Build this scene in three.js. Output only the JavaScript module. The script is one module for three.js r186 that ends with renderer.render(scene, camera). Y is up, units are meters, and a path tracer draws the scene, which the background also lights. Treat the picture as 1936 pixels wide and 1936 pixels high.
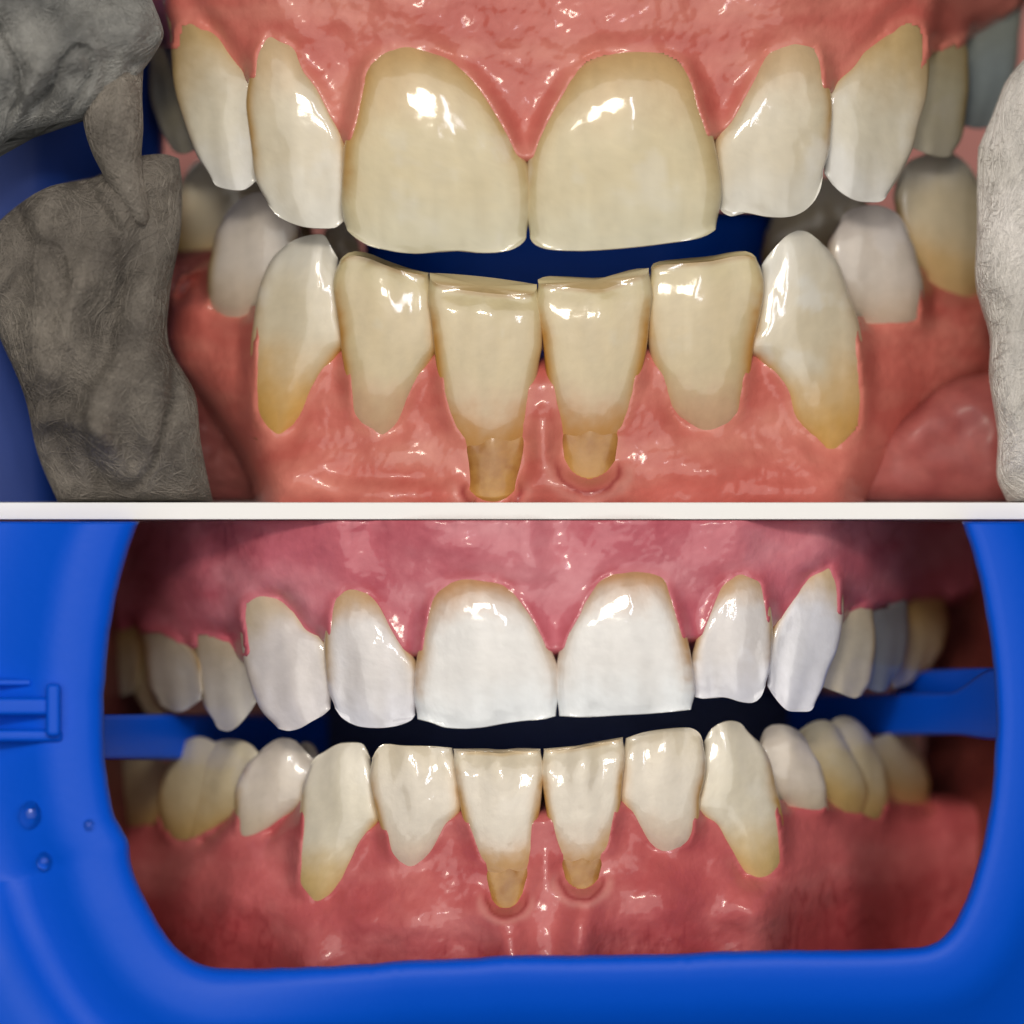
import * as THREE from 'three';
import { ImprovedNoise } from 'three/addons/math/ImprovedNoise.js';
import { RoundedBoxGeometry } from 'three/addons/geometries/RoundedBoxGeometry.js';
import { mergeGeometries } from 'three/addons/utils/BufferGeometryUtils.js';
import { RectAreaLightUniformsLib } from 'three/addons/lights/RectAreaLightUniformsLib.js';

// ------------------------------------------------------------------ camera, lamps, exposure
// Lengths below are millimetres; MM turns them into metres. The picture plane lies at z = 0.
const MM = 0.001, EYE = 600, PX = 0.0273;                 // PX: millimetres per photograph pixel at z = 0
const scene = new THREE.Scene();
scene.background = new THREE.Color(0x000000);
const camera = new THREE.PerspectiveCamera(2 * Math.atan(968 * PX / EYE) * 180 / Math.PI, 1, 0.05, 5);
camera.position.set(0, 0, EYE * MM);
camera.lookAt(0, 0, 0);
camera.focus = (EYE + 3) * MM; camera.userData.fStop = 22;
const renderer = new THREE.WebGLRenderer({ antialias: true });
renderer.toneMapping = THREE.LinearToneMapping;
renderer.toneMappingExposure = 0.9;
renderer.shadowMap.enabled = true;
RectAreaLightUniformsLib.init();
function lampLight(color, intensity, w, h, from, to) {
  const l = new THREE.RectAreaLight(color, intensity, w * MM, h * MM);
  l.position.set(from[0] * MM, from[1] * MM, from[2] * MM);
  l.lookAt(to[0] * MM, to[1] * MM, to[2] * MM);
  scene.add(l);
  return l;
}
const KEY = { at: [-40, 150, 480], to: [0, 0, 0], w: 84, h: 46 };
const SIDE = { at: [44, 140, 480], to: [0, 0, 0], w: 18, h: 84 };  // added strip lamp, set beside the key to pair up the tooth highlights
const FILL = { at: [0, 90, 820], to: [0, 0, 0], w: 1100, h: 800 };  // added fill panel behind the camera, for soft frontal light
lampLight(0xfff4e2, 78, KEY.w, KEY.h, KEY.at, KEY.to).name = 'operating_lamp_beam';
lampLight(0xf4f4ff, 36, SIDE.w, SIDE.h, SIDE.at, SIDE.to).name = 'added_strip_beam';
lampLight(0xfffaf2, 1.75, FILL.w, FILL.h, FILL.at, FILL.to).name = 'added_fill_beam';

// ------------------------------------------------------------------ helpers
const noise = new ImprovedNoise();
const N3 = (x, y, z) => noise.noise(x + 31.7, y + 17.3, z + 5.1);
const fbm = (x, y, z, o = 4) => { let s = 0, a = 0.5; for (let k = 0; k < o; k++) { s += a * N3(x, y, z + k * 9.7); x *= 2.03; y *= 2.03; z *= 2.03; a *= 0.5; } return s; };
const clamp = (x, a = 0, b = 1) => Math.min(b, Math.max(a, x));
const sm = (a, b, x) => { const t = clamp((x - a) / (b - a)); return t * t * (3 - 2 * t); };
const mixc = (a, b, t) => [a[0] + (b[0] - a[0]) * t, a[1] + (b[1] - a[1]) * t, a[2] + (b[2] - a[2]) * t];
const lin = (v) => { v /= 255; return v <= 0.04045 ? v / 12.92 : Math.pow((v + 0.055) / 1.055, 2.4); };
const S = (r, g, b) => [lin(r), lin(g), lin(b)];          // an sRGB colour as linear
// a photograph pixel on the plane at depth z
const P = (px, py, z) => { const f = (EYE - z) / EYE * PX; return [(px - 968) * f, (968 - py) * f, z]; };
function tag(o, label, category, group, kind) {
  o.userData.label = label; o.userData.category = category;
  if (group) o.userData.group = group;
  if (kind) o.userData.kind = kind;
  return o;
}
function thing(name, label, category, group, kind) {
  const g = new THREE.Group(); g.name = name; scene.add(g);
  return tag(g, label, category, group, kind);
}
function mesh(name, geo, mat, parent = scene) {
  const m = new THREE.Mesh(geo, mat); m.name = name; m.castShadow = m.receiveShadow = true; parent.add(m); return m;
}
// numbers -> points
const pts = (a) => { const o = []; for (let k = 0; k < a.length; k += 2) o.push([a[k], a[k + 1]]); return o; };
// centripetal Catmull-Rom through points, resampled to n+1 points evenly by length
function curve(a, n) {
  const v = a.map(([x, y]) => new THREE.Vector3(x, y, 0));
  if (v.length < 2) v.push(v[0].clone());
  const c = new THREE.CatmullRomCurve3(v, false, 'centripetal');
  c.arcLengthDivisions = 160;
  return c.getSpacedPoints(n).map((p) => [p.x, p.y]);
}
const at = (c, t) => { const k = clamp(t) * (c.length - 1), i = Math.min(c.length - 2, Math.floor(k)), f = k - i; return [c[i][0] + (c[i + 1][0] - c[i][0]) * f, c[i][1] + (c[i + 1][1] - c[i][1]) * f]; };
function coons(L, R, B, T) {                               // left/right run from B (v=0) to T (v=1)
  const c00 = L[0], c01 = L[L.length - 1], c10 = R[0], c11 = R[R.length - 1];
  return (u, v) => {
    const l = at(L, v), r = at(R, v), b = at(B, u), t = at(T, u), o = [0, 0];
    for (let k = 0; k < 2; k++) o[k] = (1 - u) * l[k] + u * r[k] + (1 - v) * b[k] + v * t[k] - ((1 - u) * (1 - v) * c00[k] + u * (1 - v) * c10[k] + (1 - u) * v * c01[k] + u * v * c11[k]);
    return o;
  };
}
// a closed grid: rows of rings, capped at both ends
function ringsGeometry(rows, colors, uvs) {
  const n = rows[0].length, pos = [], col = [], uv = [], idx = [];
  rows.forEach((r, j) => { for (let i = 0; i <= n; i++) { const q = i % n; pos.push(r[q][0] * MM, r[q][1] * MM, r[q][2] * MM); const c = colors[j][q]; col.push(c[0], c[1], c[2]); uv.push(i === n ? uvs[j][n][0] : uvs[j][q][0], uvs[j][q][1]); } });
  const w = n + 1;
  for (let j = 0; j + 1 < rows.length; j++) for (let i = 0; i < n; i++) { const a = j * w + i, b = a + 1, c = a + w, d = c + 1; idx.push(a, b, d, a, d, c); }
  for (const j of [0, rows.length - 1]) {                  // caps
    const m = [0, 0, 0], mc = [0, 0, 0];
    for (let i = 0; i < n; i++) for (let k = 0; k < 3; k++) { m[k] += rows[j][i][k] / n; mc[k] += colors[j][i][k] / n; }
    const k0 = pos.length / 3; pos.push(m[0] * MM, m[1] * MM, m[2] * MM); col.push(...mc); uv.push(0, 0);
    for (let i = 0; i < n; i++) { const a = j * w + i, b = a + 1; if (j) idx.push(a, b, k0); else idx.push(b, a, k0); }
  }
  const g = new THREE.BufferGeometry();
  g.setAttribute('position', new THREE.Float32BufferAttribute(pos, 3));
  g.setAttribute('color', new THREE.Float32BufferAttribute(col, 3));
  g.setAttribute('uv', new THREE.Float32BufferAttribute(uv, 2));
  g.setIndex(idx);
  // winding outwards: signed volume
  let vol = 0; for (let k = 0; k < idx.length; k += 3) { const [a, b, c] = [idx[k] * 3, idx[k + 1] * 3, idx[k + 2] * 3]; vol += pos[a] * (pos[b + 1] * pos[c + 2] - pos[b + 2] * pos[c + 1]) + pos[a + 1] * (pos[b + 2] * pos[c] - pos[b] * pos[c + 2]) + pos[a + 2] * (pos[b] * pos[c + 1] - pos[b + 1] * pos[c]); }
  if (vol < 0) { for (let k = 0; k < idx.length; k += 3) { const t = idx[k]; idx[k] = idx[k + 1]; idx[k + 1] = t; } g.setIndex(idx); }
  g.computeVertexNormals();
  // heal the seam
  const nr = g.attributes.normal;
  for (let j = 0; j < rows.length; j++) { const a = j * w, b = a + n, v = new THREE.Vector3(nr.getX(a) + nr.getX(b), nr.getY(a) + nr.getY(b), nr.getZ(a) + nr.getZ(b)).normalize(); nr.setXYZ(a, v.x, v.y, v.z); nr.setXYZ(b, v.x, v.y, v.z); }
  return g;
}
function heightTexture(n, fn, rep) {
  const d = new Uint8Array(n * n * 4);
  for (let y = 0; y < n; y++) for (let x = 0; x < n; x++) { const h = clamp(fn(x / n, y / n)) * 255, k = (y * n + x) * 4; d[k] = d[k + 1] = d[k + 2] = h; d[k + 3] = 255; }
  const t = new THREE.DataTexture(d, n, n); t.wrapS = t.wrapT = THREE.MirroredRepeatWrapping; t.magFilter = t.minFilter = THREE.LinearFilter; t.repeat.set(rep, rep); t.needsUpdate = true; return t;
}

// ------------------------------------------------------------------ materials (uv in millimetres)
const enamelBump = heightTexture(512, (x, y) => 0.5 + 0.5 * fbm(x * 14, y * 9, 1.5, 3) + 0.25 * fbm(x * 60, y * 36, 4.5, 3), 1 / 9);
const gumBump = heightTexture(512, (x, y) => 0.5 + 0.5 * fbm(x * 22, y * 22, 2.5, 3), 1 / 12);
const clothBump = heightTexture(1024, (x, y) => 0.5 + 0.35 * fbm(x * 40, y * 40, 3.5, 3) + 0.5 * fbm(x * 120, y * 120, 6.5, 3), 1 / 14);
const plasticBump = heightTexture(256, (x, y) => 0.5 + 0.6 * fbm(x * 16, y * 16, 7.5, 4), 1 / 9);
const toothMat = new THREE.MeshPhysicalMaterial({ vertexColors: true, roughness: 0.42, clearcoat: 0.7, clearcoatRoughness: 0.07, bumpMap: enamelBump, bumpScale: 0.000012, ior: 1.5 });
const whiteToothMat = new THREE.MeshPhysicalMaterial({ vertexColors: true, roughness: 0.42, clearcoat: 0.75, clearcoatRoughness: 0.06, bumpMap: enamelBump, bumpScale: 0.00003, ior: 1.5 });
const dentineMat = new THREE.MeshPhysicalMaterial({ vertexColors: true, roughness: 0.5, clearcoat: 0.35, clearcoatRoughness: 0.16, bumpMap: enamelBump, bumpScale: 0.00002 });
const gumMat = new THREE.MeshPhysicalMaterial({ vertexColors: true, roughness: 0.6, clearcoat: 0.5, clearcoatRoughness: 0.13, bumpMap: gumBump, bumpScale: 0.00004, ior: 1.4 });
const mucosaMat = new THREE.MeshPhysicalMaterial({ vertexColors: true, roughness: 0.62, clearcoat: 0.18, clearcoatRoughness: 0.25, bumpMap: gumBump, bumpScale: 0.00003, ior: 1.4 });
const clothMat = new THREE.MeshPhysicalMaterial({ vertexColors: true, roughness: 0.95, sheen: 0.35, sheenRoughness: 0.8, bumpMap: clothBump, bumpScale: 0.00005 });
const fibreMat = new THREE.MeshStandardMaterial({ vertexColors: true, roughness: 0.9 });
const blueMat = new THREE.MeshPhysicalMaterial({ color: new THREE.Color().setRGB(0.0004, 0.086, 0.66), roughness: 0.45, clearcoat: 0.0, clearcoatRoughness: 0.25, bumpMap: plasticBump, bumpScale: 0.000012, specularIntensity: 0.3 });
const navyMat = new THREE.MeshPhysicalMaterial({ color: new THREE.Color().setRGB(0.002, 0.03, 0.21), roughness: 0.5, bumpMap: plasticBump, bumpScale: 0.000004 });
const whiteMat = new THREE.MeshStandardMaterial({ color: new THREE.Color().setRGB(0.93, 0.93, 0.93), roughness: 0.7 });
const waterMat = new THREE.MeshPhysicalMaterial({ color: 0xffffff, roughness: 0.0, transmission: 1, thickness: 0.001, ior: 1.33 });

// ------------------------------------------------------------------ teeth
// look: colours at the neck, on the body and at the biting edge; amber: the warm stain along the sides
function buildTooth(spec, mouth, parent) {
  const { k, z: zRaw, t: tilt = 0, c } = spec, sc = mouth.sc, z0 = zRaw * sc;
  const n = spec.n ? pts(spec.n) : null;
  let L = pts(spec.l), R = pts(spec.r), I = pts(spec.i);
  const l0 = L[0], r0 = R[0];
  I[0] = L[L.length - 1]; R[R.length - 1] = I[I.length - 1];
  const Nn = n ? [l0, ...n, r0] : [l0, r0];
  L = curve(L, 48); R = curve(R, 48);
  const L0 = L.map((p) => [...p]), R0 = R.map((p) => [...p]);  // as seen; the tooth itself runs a little further, into the gum and against its neighbours
  L.forEach((p, i) => { const q = R[i], v = i / 48, d = Math.hypot(q[0] - p[0], q[1] - p[1]) + 1e-6, e = (spec.g ?? 1) * mouth.sc * (11 - 4 * sm(0.4, 0.7, v)) * sm(1, 0.82, v) * (1 + 0.5 * sm(0.2, 0, v)), ex = (q[0] - p[0]) / d * e, ey = (q[1] - p[1]) / d * e; p[0] -= ex; p[1] -= ey; q[0] += ex; q[1] += ey; });
  I = curve(I, 48); const B0 = curve(Nn, 48), B = curve([L[0], ...(n ?? []), R[0]], 48);
  const C = coons(L, R, B, I);
  const nm = at(B, 0.5), im = at(I, 0.5), ax = [nm[0] - im[0], nm[1] - im[1]], len = Math.hypot(...ax); ax[0] /= len; ax[1] /= len;
  let width = 0; for (let j = 0; j <= 10; j++) { const a = at(L, j / 10), b = at(R, j / 10); width = Math.max(width, Math.hypot(a[0] - b[0], a[1] - b[1])); }
  const wmm = width * PX, f0 = (EYE - z0) / EYE, xc = (nm[0] + im[0]) / 2;
  const D = (spec.d ?? 0.2) * wmm, pw = spec.p ?? 0.62, neckIn = (spec.a ?? 1.1) * sc, tipIn = (spec.b ?? 0.5) * sc, tipThick = (spec.e ?? 0.8) * sc, back = (spec.k2 ?? 4.2) * sc, facet = spec.f ?? 0;
  const seed = (l0[0] * 0.013 + l0[1] * 0.007);
  const prof = (v) => -neckIn * Math.exp(-Math.max(v, 0) / (spec.dec ?? 0.2)) - tipIn * Math.exp(-(1 - v) / 0.22) - (v < 0 ? -v * 4 * sc : 0);
  const NF = 44, NB = 14, NV = 64, NE = 8;
  const rows = [], cols = [], uvs = [], vs = [], front = [];
  for (let j = -NE; j <= NV; j++) { let v = j < 0 ? j / NE * (spec.x ?? 0.2) : j / NV; if (j > NV - 12) { const q = (j - NV + 12) / 12; v = 1 - (12 / NV) * Math.pow(1 - q, 1.8); } vs.push(v); }
  for (const v of vs) {
    const row = [], rc = [], ru = [], fr = [];
    const vv = clamp(v), round = v > 0.93 ? Math.sqrt(Math.max(0, 1 - Math.pow((v - 0.93) / 0.07, 2) * 0.82)) : 1;
    const Dv = D * (1 - 0.35 * vv) * round, Bv = (tipThick + (back - tipThick) * Math.pow(1 - vv, 0.8)) * round;
    const shr = v < 0 ? 1 + v * 0.2 : 1;
    for (let i = 0; i <= NF + NB; i++) {
      const isF = i <= NF, ph = isF ? Math.PI * i / NF : Math.PI * (1 - (i - NF) / NB);
      if (!isF && i === NF + NB) { ru.push([width * PX * 2, v * len * PX]); break; }
      const u = (1 - Math.cos(ph)) / 2, si = Math.sin(ph);
      let [x, y] = C(u, vv);
      if (v < 0) { const m = at(B, 0.5); x = m[0] + (x - m[0]) * shr + ax[0] * -v * len; y = m[1] + (y - m[1]) * shr + ax[1] * -v * len; }
      const dx = (x - xc) * PX;
      // growth lobes and ripples of the enamel, in millimetres
      const rip = (spec.rip ?? 1) * (mouth.rip ?? 1);
      let zz = z0 + tilt * dx + prof(v) - (spec.q ?? 0) * dx * dx;
      if (isF) {
        zz += Dv * (Math.pow(si, pw) - 1) + round * (z0 - prof(v) > -99 ? 1 : 0) * 0;
        zz += rip * sc * si * sm(-0.02, 0.15, v) * (0.06 * Math.cos((u - 0.5) * 4 * Math.PI) * sm(0.2, 1, vv) + 0.085 * fbm(x * 0.011 + seed, y * 0.006, seed * 3, 3) + 0.018 * fbm(x * 0.05, y * 0.03, seed, 3));
        if (v > 0.6) y += -ax[1] * -facet * sm(0.72, 1, v) * Math.pow(si, 0.6) * (ax[1] > 0 ? 1 : 1);
      } else zz += -Dv - Bv * Math.pow(si, 0.8);
      const zs = (z0 - 0) ;
      const X = (x - 968) * PX * f0, Y = (968 - y) * PX * f0;
      row.push([X, Y, zz]);
      if (isF) fr.push([x, y, zz]);
      // colour of the enamel
      const n1 = fbm(x * 0.012 + seed, y * 0.012, 3.3, 4), n2 = fbm(x * 0.05, y * 0.05 + seed, 8.1, 3), n3 = fbm(x * 0.03 + seed * 5, y * 0.006, 1.7, 3);
      const edge = 1 - si;
      const vn = vv + 0.16 * n1 + 0.05 * n2 - 0.10 * edge;
      let q = mixc(c.neck, c.body, sm(0.05, (c.nk ?? 0.4) + 0.06, vn));
      q = mixc(q, c.tip, sm(c.tk ?? 0.62, 1.0, vv + 0.2 * n1 + 0.10 * n3));
      const side = u < 0.5 ? (spec.al ?? 1) : (spec.ar ?? 1);
      q = mixc(q, c.amber, clamp(side * sm(0.22, 0.74, edge + 0.2 * n1) * sm(0.98, 0.5, vv + 0.2 * n2)));
      if (facet && isF && v > 0.965) q = mixc(q, c.dentine ?? c.amber, 0.55 * sm(0.965, 0.985, v) * sm(0.15, 0.5, si));
      const g = 1 + 0.10 * n2 + 0.18 * n3 + 0.06 * fbm(x * 0.16, y * 0.16, 4.4, 2);
      q = [q[0] * g, q[1] * g, q[2] * g];
      const w = clamp(0.5 * sm(0.12, 0.4, n1 + 0.4 * n3) * (spec.w ?? 0.6)) * sm(0.3, 0.6, vv); // milky flecks
      q = mixc(q, c.milk, w);
      if (spec.root) q = mixc(q, c.amber, 0.75 * sm(0.26, 0.0, vv + 0.2 * n1 + 0.08 * n2));
      if (k === 'exposed_root') q = mixc(q, [q[0] * 0.74, q[1] * 0.62, q[2] * 0.48], clamp(0.25 + 2.2 * n1 + 1.2 * n2) * sm(1.0, 0.6, vv));
      if (v < 0) q = mixc(q, c.neck, sm(0, -0.1, v));
      rc.push(q); ru.push([i / (NF) * width * PX, v * len * PX]);
    }
    rows.push(row); cols.push(rc); uvs.push(ru); front.push(fr);
  }
  const g = ringsGeometry(rows, cols, uvs);
  const m = mesh(k, g, spec.mat ?? mouth.mat ?? toothMat, parent);
  if (spec.label) m.userData.label = spec.label;
  // the visible outline in photograph pixels, and the facing surface, for the gum that grips it
  const outline = [...B0, ...R0, ...[...I].reverse(), ...[...L0].reverse()];
  mouth.teeth.push({ outline, front, neck: nm, axis: ax, width, zNeck: z0 + prof(0), tilt, xc, root: k === 'exposed_root' || spec.root, noGum: spec.noGum });
  return m;
}

// ------------------------------------------------------------------ gums: a relief that grips the teeth
function inside(poly, x, y) { let c = false; for (let i = 0, j = poly.length - 1; i < poly.length; j = i++) { const a = poly[i], b = poly[j]; if ((a[1] > y) !== (b[1] > y) && x < (b[0] - a[0]) * (y - a[1]) / (b[1] - a[1]) + a[0]) c = !c; } return c; }
function distTo(poly, x, y) { let m = 1e9; for (let i = 0, j = poly.length - 1; i < poly.length; j = i++) { const a = poly[j], b = poly[i], dx = b[0] - a[0], dy = b[1] - a[1], t = clamp(((x - a[0]) * dx + (y - a[1]) * dy) / (dx * dx + dy * dy + 1e-9)), ex = a[0] + t * dx - x, ey = a[1] + t * dy - y, d = ex * ex + ey * ey; if (d < m) m = d; } return Math.sqrt(m); }
function buildGum(o, mouth, teeth, parent) {
  const st = o.step ?? 4, [x0, y0, x1, y1] = o.box, nx = Math.round((x1 - x0) / st), ny = Math.round((y1 - y0) / st), w = nx + 1, sc = mouth.sc;
  const region = curveClosed(o.region);
  const rb = bounds(region), sArr = new Float32Array(w * (ny + 1)), Z = new Float32Array(w * (ny + 1)), ZT = new Float32Array(w * (ny + 1)).fill(-1e3);
  const tb = teeth.map((t) => bounds(t.outline));
  const CUT = o.cut ?? 12;
  // the teeth's facing surfaces, drawn into the grid
  for (const t of teeth) for (let j = 0; j + 1 < t.front.length; j++) for (let i = 0; i + 1 < t.front[0].length; i++) {
    const q = [t.front[j][i], t.front[j][i + 1], t.front[j + 1][i + 1], t.front[j + 1][i]];
    const a0 = Math.min(q[0][0], q[1][0], q[2][0], q[3][0]), a1 = Math.max(q[0][0], q[1][0], q[2][0], q[3][0]), b0 = Math.min(q[0][1], q[1][1], q[2][1], q[3][1]), b1 = Math.max(q[0][1], q[1][1], q[2][1], q[3][1]);
    const zz = (q[0][2] + q[1][2] + q[2][2] + q[3][2]) / 4;
    for (let gx = Math.max(0, Math.floor((a0 - x0) / st)); gx <= Math.min(nx, Math.ceil((a1 - x0) / st)); gx++) for (let gy = Math.max(0, Math.floor((b0 - y0) / st)); gy <= Math.min(ny, Math.ceil((b1 - y0) / st)); gy++) { const k = gy * w + gx; if (zz > ZT[k]) ZT[k] = zz; }
  }
  // the arch, from the necks
  const anchors = teeth.filter((t) => !t.noGum).map((t) => [t.neck[0], t.neck[1], t.zNeck]).sort((a, b) => a[0] - b[0]);
  const arch = (x, k) => {
    if (x <= anchors[0][0]) { const [a, b] = anchors; return k === 2 ? a[2] + (x - a[0]) * PX * (o.sl ?? 1.0) : a[k]; }
    const e = anchors.length - 1; if (x >= anchors[e][0]) { const a = anchors[e]; return k === 2 ? a[2] - (x - a[0]) * PX * (o.sr ?? 1.0) : a[k]; }
    let i = 0; while (anchors[i + 1][0] < x) i++; const a = anchors[i], b = anchors[i + 1], t = (x - a[0]) / (b[0] - a[0] + 1e-6); return a[k] + (b[k] - a[k]) * t;
  };
  const tabN = nx + 81, tz = [], ty = [];
  for (let i = 0; i < tabN; i++) { const x = x0 + (i - 40) * st; tz.push(arch(x, 2)); ty.push(arch(x, 1)); }
  const blur = (a, r) => a.map((_, i) => { let s = 0, q = 0; for (let d = -r; d <= r; d++) { const j = i + d; if (j < 0 || j >= a.length) continue; const g = Math.exp(-d * d * 4.5 / (r * r)); s += g * a[j]; q += g; } return s / q; });
  const bz = blur(tz, Math.round(90 * sc / st)), by = blur(ty, Math.round(60 * sc / st));
  const dir = o.up ? -1 : 1;                               // the way the roots run on the picture
  const base = (x, y, gx) => {
    const t = (y - by[gx + 40]) * dir * PX / sc;           // mm past the necks
    let z = bz[gx + 40] + 0.05 * sc;
    z += sc * o.prof(t, x);
    for (const q of teeth) { if (q.noGum) continue; const along = (x - q.neck[0]) * q.axis[0] + (y - q.neck[1]) * q.axis[1], off = (x - q.neck[0]) * q.axis[1] - (y - q.neck[1]) * q.axis[0]; if (along < -60 || along > 500) continue; z += sc * (o.root ?? 0.6) * Math.exp(-Math.pow(off / (0.33 * q.width), 2)) * sm(-60, 160 * sc, along) * sm(480 * sc, 200 * sc, along); }
    for (const [bx, bY, rx, ry, h] of o.bumps ?? []) z += sc * h * Math.exp(-Math.pow((x - bx) / rx, 2) - Math.pow((y - bY) / ry, 2));
    z += sc * ((o.rough ?? 0.55) * fbm(x * 0.008 / sc, y * 0.008 / sc, o.seed, 3) + 0.1 * fbm(x * 0.022 / sc, y * 0.022 / sc, o.seed + 4, 2));
    return z;
  };
  const sAt = (x, y) => {
    let s = inside(region, x, y) ? 1 : -1, d = distTo(region, x, y) * s + 7 * sc;
    let sT = 1e9;
    teeth.forEach((t, i) => {
      const b = tb[i]; if (t.noGum || x < b[0] - 140 || x > b[2] + 140 || y < b[1] - 140 || y > b[3] + 140) return;
      const q = distTo(t.outline, x, y) * (inside(t.outline, x, y) ? -1 : 1); const al = (x - t.neck[0]) * t.axis[0] + (y - t.neck[1]) * t.axis[1], of = Math.abs((x - t.neck[0]) * t.axis[1] - (y - t.neck[1]) * t.axis[0]) / t.width, qq = q - (t.root ? 0 : 8) * sc * Math.exp(-Math.pow((al + 18 * sc) / (38 * sc), 2)) * sm(0.06, 0.26, of); if (qq < sT) sT = qq;
    });
    return [Math.min(d, sT), d, sT];
  };
  const SR = new Float32Array(w * (ny + 1)), ST = new Float32Array(w * (ny + 1));
  for (let gy = 0; gy <= ny; gy++) for (let gx = 0; gx <= nx; gx++) {
    const k = gy * w + gx, x = x0 + gx * st, y = y0 + gy * st;
    if (x < rb[0] - 40 || x > rb[2] + 40 || y < rb[1] - 40 || y > rb[3] + 40) { sArr[k] = -99; continue; }
    const [s, d, t] = sAt(x, y); sArr[k] = s; SR[k] = d; ST[k] = t;
    const tt = (y - by[gx + 40]) * dir * PX / sc;
    let z = base(x, y, gx) - 0.35 * sc * Math.exp(-Math.max(s, 0) / (14 * sc)) * sm(0.5, -2, tt);
    Z[k] = z;
  }
  for (let pass = 0; pass < 3; pass++) { const c = ZT.slice(); for (let gy = 1; gy < ny; gy++) for (let gx = 1; gx < nx; gx++) { const k = gy * w + gx; if (c[k] < -900) continue; let a = 0, q = 0; for (const d of [0, 0, -1, 1, -w, w]) if (c[k + d] > -900) { a += c[k + d]; q++; } ZT[k] = a / q; } }
  // rest on the teeth near the margin, then ease
  const lift = (k) => { const q = sArr[k] / sc; if (q < -40 || ZT[k] < -900) return; const zt = ZT[k] + sc * clamp(0.02 * (q - 1.2), -0.9, 0.12); if (q < 2) { if (ST[k] < SR[k] + 4) Z[k] = zt; } else Z[k] = zt + (Math.max(Z[k], zt) - zt) * sm(-4, 34, q); };
  for (let k = 0; k < Z.length; k++) lift(k);
  for (let pass = 0; pass < 26; pass++) { const c = Z.slice(), far = pass < 8 ? 1e9 : 70 * sc; for (let gy = 1; gy < ny; gy++) for (let gx = 1; gx < nx; gx++) { const k = gy * w + gx; if (sArr[k] < 1.5 || sArr[k] > far || sArr[k - 1] < -9 || sArr[k + 1] < -9 || sArr[k - w] < -9 || sArr[k + w] < -9) continue; Z[k] = (c[k] * 3 + c[k - 1] + c[k + 1] + c[k - w] + c[k + w]) / 7; } }
  for (let gy = 0; gy <= ny; gy++) for (let gx = 0; gx <= nx; gx++) { const k = gy * w + gx, x = x0 + gx * st, y = y0 + gy * st; if (sArr[k] > 2) Z[k] += sc * sm(4 * sc, 26 * sc, sArr[k]) * (0.07 * fbm(x * 0.03 / sc, y * 0.03 / sc, o.seed + 4, 2) + 0.06 * fbm(x * 0.07 / sc, y * 0.07 / sc, o.seed + 8, 2)); }
  // the edge of the region turns away from view
  for (let k = 0; k < Z.length; k++) { const d = SR[k]; if (sArr[k] <= -99) continue; const rr = (o.roll ?? 60) * sc; if (d < rr) { const q = clamp(1 - d / rr); Z[k] -= (o.rollDepth ?? 2.0) * sc * (1 - Math.sqrt(Math.max(0, 1 - q * q))) ; } if (d < 0) Z[k] += d * 0.22 * sc; }
  const id = new Int32Array(w * (ny + 1)).fill(-1), pos = [], col = [], uv = [], idx = [];
  const keep = (k) => sArr[k] > -CUT;
  const vert = (gx, gy) => {
    const k = gy * w + gx; if (id[k] >= 0) return id[k];
    let x = x0 + gx * st, y = y0 + gy * st;
    const p = P(x, y, Z[k]);
    id[k] = pos.length / 3; pos.push(p[0] * MM, p[1] * MM, p[2] * MM); uv.push(p[0] - 0.8 * p[2] * Math.tanh(p[0] / 5), p[1] + 0.2 * p[2]);
    const t = (y - by[gx + 40]) * dir * PX / sc; col.push(...o.color(x, y, sArr[k] / sc, t, mouth));
    return id[k];
  };
  for (let gy = 0; gy < ny; gy++) for (let gx = 0; gx < nx; gx++) {
    const k = gy * w + gx; const kk = [keep(k), keep(k + 1), keep(k + w), keep(k + w + 1)]; if (!(kk[0] && kk[1] && kk[2] && kk[3])) continue;
    const a = vert(gx, gy), b = vert(gx + 1, gy), c = vert(gx, gy + 1), d = vert(gx + 1, gy + 1); idx.push(a, c, b, b, c, d);
  }
  const g = new THREE.BufferGeometry();
  g.setAttribute('position', new THREE.Float32BufferAttribute(pos, 3)); g.setAttribute('color', new THREE.Float32BufferAttribute(col, 3)); g.setAttribute('uv', new THREE.Float32BufferAttribute(uv, 2)); g.setIndex(idx); g.computeVertexNormals();
  return mesh('gum', g, gumMat, parent);
}
function bounds(p) { const b = [1e9, 1e9, -1e9, -1e9]; for (const [x, y] of p) { b[0] = Math.min(b[0], x); b[1] = Math.min(b[1], y); b[2] = Math.max(b[2], x); b[3] = Math.max(b[3], y); } return b; }
function curveClosed(a) { return pts(a); }

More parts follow.
